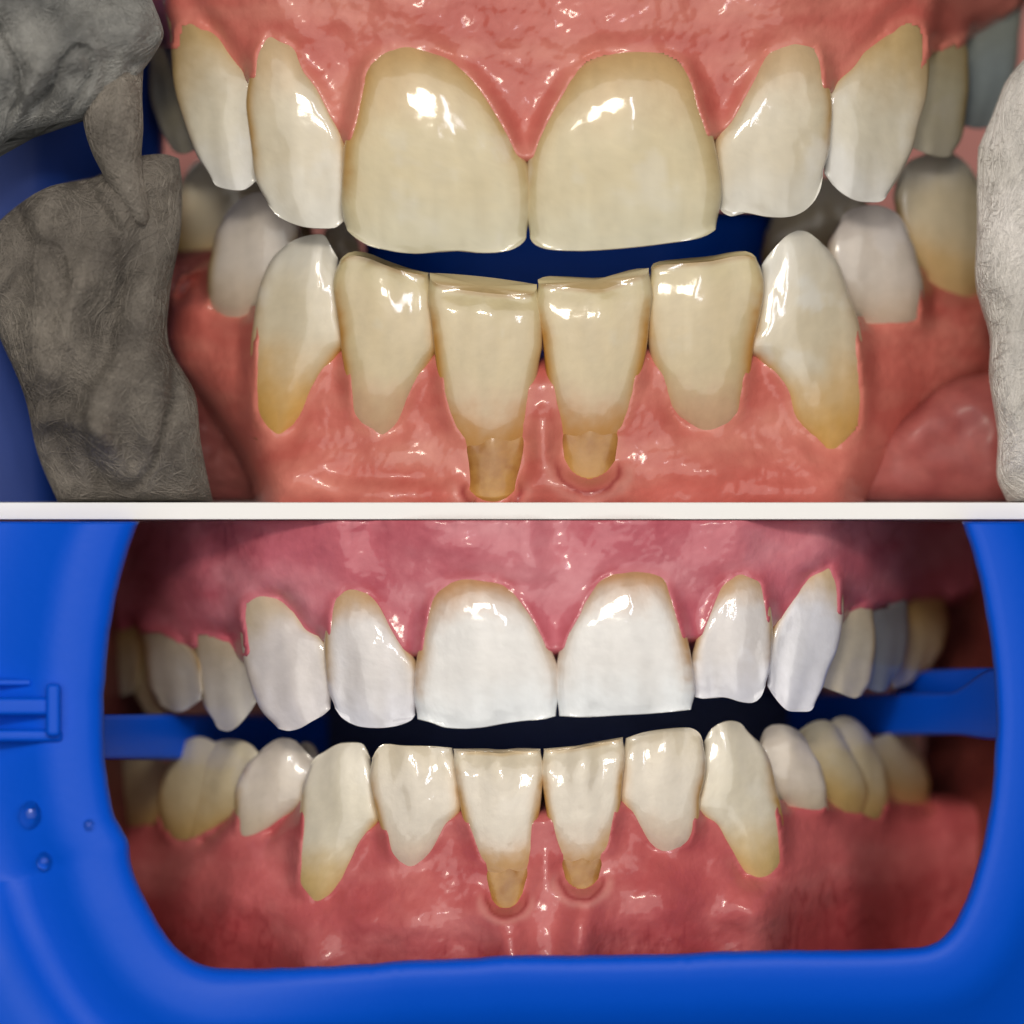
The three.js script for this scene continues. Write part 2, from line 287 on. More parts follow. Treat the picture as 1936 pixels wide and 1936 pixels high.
// ------------------------------------------------------------------ soft solids: gauze, cheeks, lips
// four sides in photograph pixels; relief(u, v, x, y) is the facing surface's depth in mm, thick its thickness
function buildSoft(name, o, mat, parent = scene) {
  const L = curve(pts(o.l), 80), R = curve(pts(o.r), 80), T = curve(pts(o.t), 80), B = curve(pts(o.b), 80);
  const C = coons(L, R, T, B), nu = o.nu ?? 110, nv = o.nv ?? 110, rows = [], cols = [], uvs = [];
  for (let j = 0; j <= nv; j++) {
    const v = 0.5 - 0.5 * Math.cos(Math.PI * j / nv), row = [], rc = [], ru = [];
    const nb = 12;
    for (let i = 0; i <= nu + nb; i++) {
      const isF = i <= nu, ph = isF ? Math.PI * i / nu : Math.PI * (1 - (i - nu) / nb);
      if (i === nu + nb) { ru.push([60, v * 40]); break; }
      const u = (1 - Math.cos(ph)) / 2;
      const [x, y] = C(u, v), ed = Math.pow(Math.max(0, 16 * u * (1 - u) * v * (1 - v)), o.pw ?? 0.35);
      const z = isF ? o.z(u, v, x, y, ed) : o.z(u, v, x, y, 0) - (o.thick ?? 1.5) * Math.pow(Math.max(0, 4 * u * (1 - u)), 0.5);
      const p = P(x, y, z); row.push(p); rc.push(o.color(x, y, u, v)); ru.push([p[0] + 0.7 * p[2], p[1] + 0.4 * p[2]]);
    }
    rows.push(row); cols.push(rc); uvs.push(ru);
  }
  const m = mesh(name, ringsGeometry(rows, cols, uvs), mat, parent);
  if (o.fibres) {                                          // loose cotton fibres lying on the cloth
    let sd = o.fibres; const rnd = () => { sd = (sd * 16807) % 2147483647; return sd / 2147483647; };
    const pos = [], col = [], idx = [];
    for (let k = 0; k < o.fibres; k++) {
      let i = 2 + rnd() * (nu - 4), j = 2 + rnd() * (nv - 4), a = rnd() * 6.283; const turn = (rnd() - 0.5) * 0.5, n = 7, wd = 0.008 + 0.012 * rnd(), hi = 0.02 + 0.3 * Math.pow(rnd(), 3), tone = 1 + 0.2 * rnd(), k0 = pos.length / 3;
      for (let q = 0; q <= n; q++) {
        const fi = clamp(i, 0, nu - 1.001), fj = clamp(j, 0, nv - 1.001), p = rows[Math.floor(fj)][Math.floor(fi)], p1 = rows[Math.floor(fj)][Math.floor(fi) + 1], p2 = rows[Math.floor(fj) + 1][Math.floor(fi)], u = fi % 1, v = fj % 1;
        const x = p[0] + (p1[0] - p[0]) * u + (p2[0] - p[0]) * v, y = p[1] + (p1[1] - p[1]) * u + (p2[1] - p[1]) * v, z = p[2] + (p1[2] - p[2]) * u + (p2[2] - p[2]) * v + hi * Math.sin(Math.PI * q / n) + 0.02, c = cols[Math.floor(fj)][Math.floor(fi)];
        const e = wd * (q === 0 || q === n ? 0.3 : 1), nx = -Math.sin(a) * e, ny = Math.cos(a) * e;
        pos.push((x - nx) * MM, (y - ny) * MM, z * MM, x * MM, y * MM, (z + wd) * MM, (x + nx) * MM, (y + ny) * MM, z * MM); for (let h = 0; h < 3; h++) col.push(c[0] * tone, c[1] * tone, c[2] * tone);
        if (q) { const b = k0 + q * 3; idx.push(b - 3, b, b - 2, b - 2, b, b + 1, b - 2, b + 1, b - 1, b - 1, b + 1, b + 2); }
        const stepMM = 0.3, gx = Math.hypot(p1[0] - p[0], p1[1] - p[1]) + 1e-3, gy = Math.hypot(p2[0] - p[0], p2[1] - p[1]) + 1e-3;
        i += Math.cos(a) * stepMM / gx; j -= Math.sin(a) * stepMM / gy; a += turn;
      }
    }
    const g = new THREE.BufferGeometry(); g.setAttribute('position', new THREE.Float32BufferAttribute(pos, 3)); g.setAttribute('color', new THREE.Float32BufferAttribute(col, 3)); g.setIndex(idx); g.computeVertexNormals();
    const fm = mesh('fibres', g, fibreMat, m); fm.userData.kind = 'stuff';
  }
  return m;
}

// ------------------------------------------------------------------ operating lamp, plus an added strip lamp and fill panel, all out of view
const housingMat = new THREE.MeshStandardMaterial({ color: new THREE.Color().setRGB(0.6, 0.6, 0.6), roughness: 0.5 });
for (const [nm, o, lb, glow] of [['operating_lamp', KEY, 'white operating lamp with a warm rectangular face', 2], ['added_strip_lamp', SIDE, 'narrow upright strip lamp added for a second tooth highlight', 2], ['added_fill_panel', FILL, 'large white panel added as frontal fill light for both mouths', 0.6]]) {
  const g = thing(nm, lb, 'lamp');
  g.position.set(...o.at.map((v) => v * MM)); g.lookAt(...o.to.map((v) => v * MM));
  const h = mesh('housing', new RoundedBoxGeometry((o.w + 14) * MM, (o.h + 14) * MM, 20 * MM, 3, 5 * MM), housingMat, g); h.position.z = -14 * MM;
  const f = mesh('lamp_face', new THREE.BoxGeometry(o.w * MM, o.h * MM, 2 * MM), new THREE.MeshStandardMaterial({ color: 0xffffff, emissive: 0xffffff, emissiveIntensity: glow }), g); f.position.z = -2.5 * MM;
}

// ------------------------------------------------------------------ divider
const divider = mesh('white_divider', new RoundedBoxGeometry(70 * MM, 32 * PX * MM, 30 * MM, 2, 0.05 * MM), whiteMat);
divider.position.set(0, (968 - 966) * PX * MM, (-1.6 - 15) * MM);
tag(divider, 'plain white bar between the yellowed teeth and the whitened teeth', 'divider', null, 'structure');

// ================================================================== FIRST MOUTH (before)
const m1 = { sc: 1, teeth: [] };
const before = {
  cent: { neck: S(206, 172, 122), body: S(206, 190, 148), tip: S(210, 202, 172), amber: S(196, 148, 76), milk: S(214, 208, 196), nk: 0.5 },
  lat: { neck: S(208, 180, 142), body: S(212, 200, 174), tip: S(220, 216, 204), amber: S(200, 156, 88), milk: S(226, 222, 214), nk: 0.4 },
  can: { neck: S(194, 166, 118), body: S(210, 202, 182), tip: S(220, 218, 212), amber: S(196, 160, 90), milk: S(222, 220, 214), nk: 0.55 },
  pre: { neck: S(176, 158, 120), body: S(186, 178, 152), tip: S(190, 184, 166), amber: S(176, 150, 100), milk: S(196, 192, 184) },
  low: { neck: S(208, 172, 138), body: S(205, 186, 146), tip: S(205, 190, 148), amber: S(196, 138, 54), milk: S(206, 200, 182), dentine: S(168, 128, 70), nk: 0.35 },
  lowcan: { neck: S(210, 164, 90), body: S(212, 200, 174), tip: S(220, 216, 204), amber: S(202, 148, 60), milk: S(228, 228, 224), nk: 0.5 },
  lowpre: { neck: S(204, 186, 164), body: S(205, 195, 184), tip: S(208, 200, 196), amber: S(190, 160, 110), milk: S(222, 218, 216) },
  lowmol: { neck: S(216, 184, 128), body: S(212, 198, 168), tip: S(208, 202, 188), amber: S(204, 166, 104), milk: S(216, 210, 200), nk: 0.45 },
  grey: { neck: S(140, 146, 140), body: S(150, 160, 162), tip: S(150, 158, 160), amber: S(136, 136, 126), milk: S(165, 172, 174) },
  root: { neck: S(192, 142, 70), body: S(186, 134, 66), tip: S(196, 150, 84), amber: S(158, 104, 44), milk: S(204, 164, 100) },
};
for (const c of Object.values(before)) for (const k of ['neck', 'body', 'tip', 'amber', 'milk', 'dentine']) if (c[k]) c[k] = c[k].map((v) => v * 0.88);
const upper1 = thing('upper_jaw', 'upper front teeth, yellowish cream, biting edges just above the yellowed lower teeth', 'jaw', 'jaws');
const lower1 = thing('lower_jaw', 'yellowed lower teeth with receded gum beside the grey gauze', 'jaw', 'jaws');
const T1 = [
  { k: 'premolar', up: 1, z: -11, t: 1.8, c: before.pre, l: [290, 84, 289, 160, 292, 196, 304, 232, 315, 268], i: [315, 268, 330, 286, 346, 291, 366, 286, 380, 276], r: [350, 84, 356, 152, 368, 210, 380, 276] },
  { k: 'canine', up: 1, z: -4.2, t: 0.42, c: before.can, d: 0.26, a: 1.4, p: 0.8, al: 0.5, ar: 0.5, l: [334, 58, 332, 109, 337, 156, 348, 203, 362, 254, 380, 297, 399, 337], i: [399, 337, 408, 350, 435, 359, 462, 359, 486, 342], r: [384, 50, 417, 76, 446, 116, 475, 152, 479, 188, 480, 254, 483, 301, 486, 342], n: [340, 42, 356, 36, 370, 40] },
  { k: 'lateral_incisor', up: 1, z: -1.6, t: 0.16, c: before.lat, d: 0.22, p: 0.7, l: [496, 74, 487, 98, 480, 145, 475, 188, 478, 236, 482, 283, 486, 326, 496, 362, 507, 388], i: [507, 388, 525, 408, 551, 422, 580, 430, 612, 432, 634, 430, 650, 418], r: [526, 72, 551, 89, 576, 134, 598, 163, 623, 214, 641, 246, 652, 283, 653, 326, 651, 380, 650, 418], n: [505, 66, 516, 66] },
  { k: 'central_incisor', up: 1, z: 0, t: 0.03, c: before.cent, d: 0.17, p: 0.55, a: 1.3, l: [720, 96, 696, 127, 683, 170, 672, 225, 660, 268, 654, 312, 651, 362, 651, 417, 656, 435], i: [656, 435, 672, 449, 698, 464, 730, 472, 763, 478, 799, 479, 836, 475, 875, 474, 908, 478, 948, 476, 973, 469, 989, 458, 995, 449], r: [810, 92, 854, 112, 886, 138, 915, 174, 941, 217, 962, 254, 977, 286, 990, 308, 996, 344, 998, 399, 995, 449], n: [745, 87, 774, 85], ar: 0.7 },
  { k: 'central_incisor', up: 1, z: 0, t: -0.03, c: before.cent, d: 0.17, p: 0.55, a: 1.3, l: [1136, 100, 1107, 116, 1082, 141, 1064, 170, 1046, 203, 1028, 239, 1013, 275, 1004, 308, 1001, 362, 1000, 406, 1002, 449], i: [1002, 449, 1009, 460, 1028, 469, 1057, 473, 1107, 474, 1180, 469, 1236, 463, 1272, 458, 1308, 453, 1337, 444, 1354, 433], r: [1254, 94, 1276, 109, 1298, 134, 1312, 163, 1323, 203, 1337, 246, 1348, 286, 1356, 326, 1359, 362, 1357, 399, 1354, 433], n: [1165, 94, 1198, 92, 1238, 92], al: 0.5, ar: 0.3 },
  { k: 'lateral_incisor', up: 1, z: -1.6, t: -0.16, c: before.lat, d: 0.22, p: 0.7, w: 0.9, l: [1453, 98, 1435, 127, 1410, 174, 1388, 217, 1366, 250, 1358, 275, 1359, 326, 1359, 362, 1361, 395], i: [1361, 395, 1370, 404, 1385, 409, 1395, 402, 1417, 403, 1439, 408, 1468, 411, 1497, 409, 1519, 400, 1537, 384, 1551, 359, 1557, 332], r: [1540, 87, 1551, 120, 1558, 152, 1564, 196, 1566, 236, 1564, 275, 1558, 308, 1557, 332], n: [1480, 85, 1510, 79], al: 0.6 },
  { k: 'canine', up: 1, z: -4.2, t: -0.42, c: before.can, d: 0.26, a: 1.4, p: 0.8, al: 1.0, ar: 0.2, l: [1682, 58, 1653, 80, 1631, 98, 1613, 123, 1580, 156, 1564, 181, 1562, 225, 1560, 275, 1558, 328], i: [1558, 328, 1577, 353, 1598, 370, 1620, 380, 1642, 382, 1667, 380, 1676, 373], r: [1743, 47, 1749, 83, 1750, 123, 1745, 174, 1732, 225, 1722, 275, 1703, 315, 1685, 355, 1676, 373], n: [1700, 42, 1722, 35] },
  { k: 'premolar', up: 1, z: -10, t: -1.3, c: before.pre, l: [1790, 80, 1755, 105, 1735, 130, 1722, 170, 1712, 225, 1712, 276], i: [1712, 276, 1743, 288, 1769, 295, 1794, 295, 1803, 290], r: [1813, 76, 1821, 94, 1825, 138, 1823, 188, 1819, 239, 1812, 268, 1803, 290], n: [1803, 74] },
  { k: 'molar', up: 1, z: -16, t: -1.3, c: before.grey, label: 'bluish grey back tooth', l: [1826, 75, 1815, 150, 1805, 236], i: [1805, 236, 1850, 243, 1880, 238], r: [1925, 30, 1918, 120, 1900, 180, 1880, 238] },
];
for (const s of T1) buildTooth(s, m1, upper1);
const up1 = m1.teeth; m1.teeth = [];
const L1 = [
  { k: 'molar', z: -17, c: before.lowmol, noGum: 1, e: 3, l: [342, 520, 338, 420, 342, 340], i: [342, 340, 370, 305, 430, 300, 520, 340, 580, 400], r: [560, 520, 585, 470, 580, 400] },
  { k: 'molar', z: -17, c: before.lowmol, noGum: 1, e: 3, l: [1452, 520, 1450, 470, 1455, 425], i: [1455, 425, 1480, 370, 1540, 335, 1620, 350, 1640, 380], r: [1640, 520, 1650, 440, 1640, 380] },
  { k: 'molar', z: -15, c: before.lowmol, noGum: 1, e: 3, l: [620, 560, 612, 480, 622, 420], i: [622, 420, 650, 405, 672, 440], r: [672, 560, 676, 500, 672, 440] },
  { k: 'premolar', z: -8.6, t: 0.45, c: before.lowpre, e: 2.5, b: 1.3, d: 0.3, p: 0.9, l: [406, 582, 401, 560, 401, 520, 404, 489, 409, 453, 420, 409], i: [420, 409, 440, 385, 465, 368, 490, 362, 525, 372, 556, 400], r: [496, 574, 520, 540, 545, 500, 560, 450, 556, 400], n: [424, 594, 449, 598, 474, 590] },
  { k: 'canine', x: 0.07, z: -4.6, t: 0.35, c: before.lowcan, d: 0.28, p: 0.85, b: 0.9, e: 1.4, ar: 1.0, al: 0.3, l: [493, 798, 484, 769, 480, 725, 482, 667, 486, 613, 493, 551, 507, 512, 522, 479, 540, 461], i: [540, 461, 565, 449, 590, 443, 612, 444, 626, 466, 639, 489], r: [551, 807, 572, 776, 590, 736, 610, 700, 630, 668, 647, 648, 643, 600, 640, 550, 639, 489], n: [507, 816, 525, 824, 540, 818] },
  { k: 'lateral_incisor', z: -3.1, t: 0.1, c: before.low, d: 0.2, p: 0.7, f: 10, ar: 0.8, l: [683, 801, 669, 776, 663, 740, 660, 696, 651, 638, 642, 588, 635, 537, 635, 515, 643, 490], i: [643, 490, 654, 479, 669, 474, 694, 477, 727, 490, 763, 503, 796, 512, 810, 515], r: [752, 798, 770, 758, 785, 725, 803, 686, 820, 653, 823, 620, 818, 577, 814, 544, 810, 515], n: [700, 815, 722, 824, 740, 815] },
  { k: 'central_incisor', z: -2.3, t: 0.02, c: before.low, d: 0.18, p: 0.6, a: 0.6, f: 30, ar: 0.5, root: 1, l: [862, 812, 854, 794, 841, 751, 836, 696, 825, 631, 817, 577, 814, 544, 812, 515], i: [812, 515, 854, 517, 901, 521, 944, 526, 984, 532, 1015, 537], r: [988, 818, 994, 794, 999, 751, 1009, 686, 1017, 653, 1018, 613, 1017, 570, 1015, 537], n: [885, 838, 925, 848, 962, 838] },
  { k: 'central_incisor', z: -2.3, t: -0.02, c: before.low, d: 0.18, p: 0.6, a: 0.6, f: 22, root: 2, l: [1062, 815, 1058, 794, 1049, 751, 1042, 696, 1033, 638, 1024, 602, 1020, 566, 1017, 528], i: [1017, 528, 1031, 522, 1071, 522, 1140, 524, 1165, 517, 1198, 508, 1227, 506], r: [1176, 812, 1187, 783, 1198, 740, 1205, 696, 1216, 646, 1223, 595, 1228, 551, 1227, 506], n: [1082, 826, 1115, 834, 1150, 826] },
  { k: 'lateral_incisor', z: -3.1, t: -0.1, c: before.low, d: 0.2, p: 0.7, f: 10, al: 0.6, l: [1301, 801, 1272, 769, 1254, 718, 1243, 682, 1234, 646, 1229, 600, 1229, 560, 1230, 530, 1231, 506], i: [1231, 506, 1236, 497, 1290, 488, 1345, 483, 1388, 475, 1417, 475, 1430, 485], r: [1374, 805, 1395, 776, 1406, 733, 1414, 667, 1424, 624, 1433, 588, 1439, 544, 1437, 504, 1430, 485], n: [1320, 812, 1340, 814, 1358, 812] },
  { k: 'canine', z: -4.6, t: -0.35, c: before.lowcan, d: 0.28, p: 0.85, b: 0.9, e: 1.4, al: 1.0, ar: 0.2, w: 1, l: [1548, 834, 1504, 791, 1488, 740, 1464, 704, 1442, 676, 1420, 660, 1430, 620, 1437, 580, 1440, 530, 1440, 501], i: [1440, 501, 1453, 482, 1486, 446, 1508, 435, 1526, 437, 1544, 449, 1555, 458], r: [1602, 838, 1624, 805, 1633, 758, 1629, 696, 1624, 646, 1613, 588, 1598, 548, 1584, 501, 1569, 472, 1555, 458], n: [1562, 849, 1582, 851] },
  { k: 'premolar', z: -8.6, t: -0.45, c: before.lowpre, e: 2.5, b: 1.3, d: 0.3, p: 0.9, ar: 0.1, l: [1600, 596, 1590, 566, 1578, 522, 1570, 472, 1584, 428], i: [1584, 428, 1598, 402, 1624, 390, 1653, 386, 1678, 391, 1703, 406, 1722, 440], r: [1734, 609, 1739, 559, 1736, 515, 1729, 479, 1722, 440], n: [1621, 601, 1653, 609, 1692, 613] },
  { k: 'molar', z: -13, t: -0.7, c: before.lowmol, e: 3, b: 1.4, d: 0.3, p: 0.9, l: [1725, 500, 1715, 450, 1700, 400, 1692, 345], i: [1692, 345, 1712, 310, 1743, 293, 1790, 283, 1830, 305, 1862, 350], r: [1862, 540, 1878, 480, 1876, 400, 1862, 350], n: [1745, 512, 1772, 533, 1801, 550, 1830, 556] },
];
const ROOT1 = {
  1: { k: 'exposed_root', x: 0.06, g: 0.55, z: -2.72, c: before.root, mat: dentineMat, d: 0.3, p: 0.8, a: 0.1, b: 0.3, e: 3, rip: 1.3, label: 'amber exposed root below the enamel', l: [886, 926, 884, 878, 876, 830, 872, 800], i: [872, 800, 925, 790, 990, 790], r: [975, 926, 989, 867, 993, 820, 990, 790], n: [905, 938, 930, 942, 955, 938] },
  2: { k: 'exposed_root', x: 0.06, g: 0.55, z: -2.72, c: before.root, mat: dentineMat, d: 0.3, p: 0.8, a: 0.1, b: 0.3, e: 3, rip: 1.3, label: 'amber exposed root below the enamel', l: [1064, 868, 1062, 834, 1062, 790], i: [1062, 790, 1115, 780, 1172, 788], r: [1166, 872, 1170, 834, 1172, 788], n: [1085, 895, 1112, 905, 1140, 897] },
};
for (const s of L1) { const t = buildTooth(s, m1, lower1); if (s.root) buildTooth(ROOT1[s.root], m1, t); }
const low1 = m1.teeth;

// inflamed red rim and pale scar tissue round the receded roots
const sore = (c, x, y, list) => { for (const [cx, cy, rr] of list) { const d = Math.hypot(x - cx, (y - cy) * 1.15) / rr + 0.25 * fbm(x * 0.03, y * 0.03, 3.9, 3), low = sm(-20, 10, y - cy); c = mixc(c, S(142, 34, 40), 0.7 * low * Math.exp(-Math.pow((d - 1.06) / 0.1, 2))); c = mixc(c, S(222, 166, 154), 0.32 * low * Math.exp(-Math.pow((d - 1.42) / 0.2, 2))); } return c; };
const gumTone1 = (x, y, s, t) => {
  const n1 = fbm(x * 0.006, y * 0.006, 2.2, 4), n2 = fbm(x * 0.03, y * 0.03, 6.6, 4), n3 = fbm(x * 0.004 + 9, y * 0.012, 1.1, 3);
  let c = mixc(S(204, 112, 100), S(190, 92, 82), clamp(0.5 + 1.6 * n1));
  c = mixc(c, S(212, 136, 120), clamp(0.2 + 1.4 * n3 + 0.4 * n2));
  c = mixc(c, S(168, 66, 62), 0.75 * sm(4.5, 9, t + 4 * n1 + 1.5 * n2));                 // looser, redder lining past the gum
  c = mixc(c, S(214, 138, 118), 0.3 * sm(14, 1, s + 8 * n2));
  const vein = Math.pow(clamp(1 - Math.abs(fbm(x * 0.009 + 4, y * 0.005, 7.7, 4)) * 9), 3) * sm(4, 8, t);
  c = mixc(c, S(140, 36, 40), 0.5 * vein);
  c = sore(c, x, y, [[930, 922, 50], [1114, 882, 54]]);
  const g = 0.95 * (1 + 0.10 * n2); return [c[0] * g, c[1] * g, c[2] * g];
};
buildGum({ up: true, box: [180, -60, 2000, 340], seed: 1.3, roll: 20, sl: 0.7, sr: 0.7, root: 0.5, color: gumTone1,
  prof: (t) => 0.15 * sm(0, 4, t) - 0.03 * Math.max(0, t),
  region: [240, -60, 270, 60, 330, 120, 475, 154, 560, 200, 652, 272, 820, 280, 995, 308, 1180, 290, 1350, 264, 1460, 215, 1563, 174, 1660, 160, 1752, 138, 1800, 110, 1826, 82, 1920, 10, 1960, -60],
  bumps: [[968, 20, 60, 130, 0.5]] }, m1, up1, upper1);
buildGum({ up: false, box: [290, 470, 1960, 949], seed: 4.1, roll: 70, rollDepth: 2.4, sl: 0.5, sr: 0.5, root: 0.7, color: gumTone1,
  prof: (t) => 0.6 * sm(0, 3, t) - 1.6 * sm(3, 9, t),
  region: [318, 640, 326, 580, 345, 530, 400, 506, 430, 560, 487, 572, 560, 620, 648, 654, 740, 660, 822, 654, 920, 680, 1022, 680, 1120, 670, 1222, 654, 1320, 650, 1418, 661, 1520, 640, 1612, 594, 1680, 560, 1736, 508, 1800, 520, 1862, 540, 1900, 560, 1900, 700, 1830, 760, 1740, 835, 1668, 890, 1630, 935, 1620, 975, 505, 975, 492, 910, 470, 862, 440, 815, 400, 762, 365, 717, 338, 688],
  bumps: [[540, 900, 70, 40, 0.7], [1240, 760, 60, 60, 0.3], [1030, 840, 30, 90, 0.5], [760, 905, 120, 25, -0.8], [1330, 930, 130, 30, -0.8], [1030, 950, 40, 30, -0.6], [1000, 925, 70, 20, 0.5], [1115, 915, 80, 16, 0.45], [1450, 940, 80, 25, 0.5]] }, m1, low1, lower1);

// lips and cheeks behind, gauze, retractor of the first mouth
const lipTone = (a, b) => (x, y) => { const n = fbm(x * 0.01, y * 0.01, 3.1, 5), m = fbm(x * 0.045, y * 0.045, 5.5, 3); const c = mixc(a, b, clamp(0.5 + 1.5 * n)); const g = 1 + 0.22 * m; return [c[0] * g, c[1] * g, c[2] * g]; };
tag(buildSoft('inner_lip', { l: [1560, 949, 1575, 900, 1620, 850], t: [1620, 850, 1720, 780, 1800, 720, 1990, 690], r: [1990, 949, 1995, 850, 1990, 690], b: [1560, 949, 1780, 949, 1990, 949], z: (u, v, x, y, e) => -12 + 2.6 * e + 1.3 * fbm(x * 0.007, y * 0.007, 2.2, 2), thick: 5, color: lipTone(S(142, 66, 64), S(164, 90, 84)) }, mucosaMat), 'dull red folded inner lip below the right gauze strip', 'lip');
tag(buildSoft('inner_cheek', { l: [300, 949, 270, 800, 230, 500], t: [230, 500, 300, 480, 420, 470], r: [640, 949, 520, 760, 420, 470], b: [300, 949, 480, 949, 640, 949], z: (u, v, x, y, e) => -17 + 3 * e + 1.2 * fbm(x * 0.01, y * 0.01, 4.2, 4), thick: 4, color: lipTone(S(120, 56, 54), S(148, 84, 78)) }, mucosaMat), 'dark red inner cheek between the lower gum and the grey gauze', 'cheek');

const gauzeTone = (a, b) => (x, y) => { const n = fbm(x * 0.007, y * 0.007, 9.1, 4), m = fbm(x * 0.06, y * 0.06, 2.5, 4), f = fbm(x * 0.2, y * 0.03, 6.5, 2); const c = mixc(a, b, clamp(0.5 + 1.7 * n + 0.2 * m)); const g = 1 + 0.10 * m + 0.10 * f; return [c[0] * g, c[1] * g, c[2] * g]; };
const ridge = (x, y, s, f = 0.009) => 1 - 2 * Math.abs(fbm(x * f, y * f * 0.6, s, 4)) * 1.6;
const gauze = (x, y, s) => 2.6 * fbm(x * 0.006, y * 0.0045, s, 2) + 0.5 * Math.sin(x * 0.05 + y * 0.02 + 6 * fbm(x * 0.004, y * 0.004, s + 2, 2)) * sm(-0.15, 0.2, fbm(x * 0.005, y * 0.005, s + 9, 2)) - 0.8 * Math.exp(-Math.pow(fbm(x * 0.006 + 3, y * 0.004, s + 5, 2) / 0.05, 2)) + 0.8 * fbm(x * 0.018, y * 0.012, s + 7, 2);
tag(buildSoft('gauze_wad', { l: [-60, 330, -60, 100, -60, -60], t: [-60, -60, 120, -60, 262, -60], r: [200, 215, 285, 160, 292, 90, 262, -60], b: [-60, 330, 30, 255, 100, 235, 200, 215], fibres: 11000, nu: 180, nv: 180, z: (u, v, x, y, e) => -4 + 5.5 * e + 1.5 * gauze(x * 1.2, y * 1.2, 3), thick: 4, color: gauzeTone(S(104, 105, 104), S(156, 155, 151)) }, clothMat), 'crumpled gauze wad with shade in its grey tint stuffed beside the upper left canine', 'gauze', null);  // grey tone carries the cheek shade on this side
tag(buildSoft('gauze_strand', { l: [250, 420, 225, 370, 190, 320, 168, 270, 150, 190, 140, 120], t: [140, 120, 180, 90, 230, 80, 272, 100], r: [285, 420, 275, 340, 272, 280, 264, 220, 268, 160, 272, 100], b: [250, 420, 268, 428, 285, 420], fibres: 3600, nu: 70, nv: 130, z: (u, v, x, y, e) => -3.0 + 3.4 * e - 2.6 * sm(0.35, 0, v) + 1.0 * fbm(x * 0.03 + y * 0.006, y * 0.006, 8, 2), thick: 2, color: gauzeTone(S(108, 102, 95), S(140, 133, 124)) }, clothMat), 'twisted gauze strand with shade in its grey tint hanging between the two gauze wads', 'gauze', null);  // same shade put into the strand's grey
tag(buildSoft('gauze_roll', { l: [110, 949, 60, 830, 20, 720, -30, 640, -60, 560], t: [-60, 480, 20, 400, 90, 355, 180, 335, 250, 300, 310, 292, 338, 300], r: [402, 949, 398, 900, 375, 800, 335, 700, 314, 600, 345, 520, 338, 420, 338, 300], b: [110, 949, 250, 949, 402, 949], fibres: 17000, nu: 200, nv: 220, pw: 0.3, z: (u, v, x, y, e) => -6 + 6.5 * e + 1.5 * gauze(x * 0.9, y * 0.7, 5) + 1.3 * Math.exp(-Math.pow((Math.hypot(x - 110, (y - 900) * 1.1) - 120) / 22, 2)) - 1.6 * Math.exp(-Math.pow((x - 170) / 70, 2) - Math.pow((y - 900) / 50, 2)), thick: 4, color: gauzeTone(S(98, 92, 86), S(134, 127, 118)) }, clothMat), 'large folded gauze roll with shade in its grey tint along the lower left teeth', 'gauze', null);  // shade on the left side is painted in as darker grey
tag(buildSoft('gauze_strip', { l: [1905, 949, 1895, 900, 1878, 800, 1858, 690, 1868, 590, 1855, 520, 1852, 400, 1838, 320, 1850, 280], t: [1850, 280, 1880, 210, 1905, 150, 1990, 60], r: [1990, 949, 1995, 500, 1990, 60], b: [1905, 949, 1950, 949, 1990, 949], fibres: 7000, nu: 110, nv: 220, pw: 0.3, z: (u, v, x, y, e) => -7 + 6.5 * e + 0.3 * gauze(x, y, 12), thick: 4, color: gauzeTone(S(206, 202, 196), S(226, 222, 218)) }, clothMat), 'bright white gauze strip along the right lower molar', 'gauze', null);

const ret1 = thing('cheek_retractor', 'navy blue plastic retractor showing between grey gauze and behind the yellowed teeth', 'retractor', 'cheek retractors');
// a band bent round behind the teeth: rows along x, closed section
function buildBand(name, xs, zAt, yTop, yBot, thick, mat, parent) {
  const rows = [], cols = [], uvs = [];
  for (let i = 0; i <= 90; i++) {
    const x = xs[0] + (xs[1] - xs[0]) * i / 90, z = zAt(x), a = yTop(x), b = yBot(x), row = [], rc = [], ru = [];
    const prof = [[0, -0.5], [0.06, -0.12], [0.14, 0], [0.5, 0.06], [0.86, 0], [0.94, -0.12], [1, -0.5], [0.9, -1], [0.1, -1]];
    for (const [q, d] of prof) { row.push(P(x, a + (b - a) * q, z + d * thick)); rc.push([1, 1, 1]); ru.push([x * PX, q * 5]); }
    ru.push([x * PX, 5]);
    rows.push(row); cols.push(rc); uvs.push(ru);
  }
  return mesh(name, ringsGeometry(rows, cols, uvs), mat, parent);
}
buildBand('tongue_guard', [690, 1462], (x) => -13.5 - 5 * Math.pow((x - 1060) / 380, 4), () => 400, () => 640, 1.6, blueMat, ret1);
{
  const rows = [], cols = [], uvs = [];
  for (let j = 0; j <= 60; j++) {
    const y = -60 + j * 17.3, row = [], rc = [], ru = [];
    const xe = 300 - 60 * sm(200, 900, y);
    [[-320, -10.4], [-280, -9.6], [60, -11], [150, -13], [xe, -17], [xe + 12, -18], [xe, -19.5], [100, -16], [-320, -13]].forEach(([x, z], k) => { row.push(P(x, y, z)); rc.push([1, 1, 1]); ru.push([x * PX, y * PX]); });
    ru.push([-320 * PX, y * PX]); rows.push(row); cols.push(rc); uvs.push(ru);
  }
  mesh('cheek_wing', ringsGeometry(rows, cols, uvs), navyMat, ret1);
}

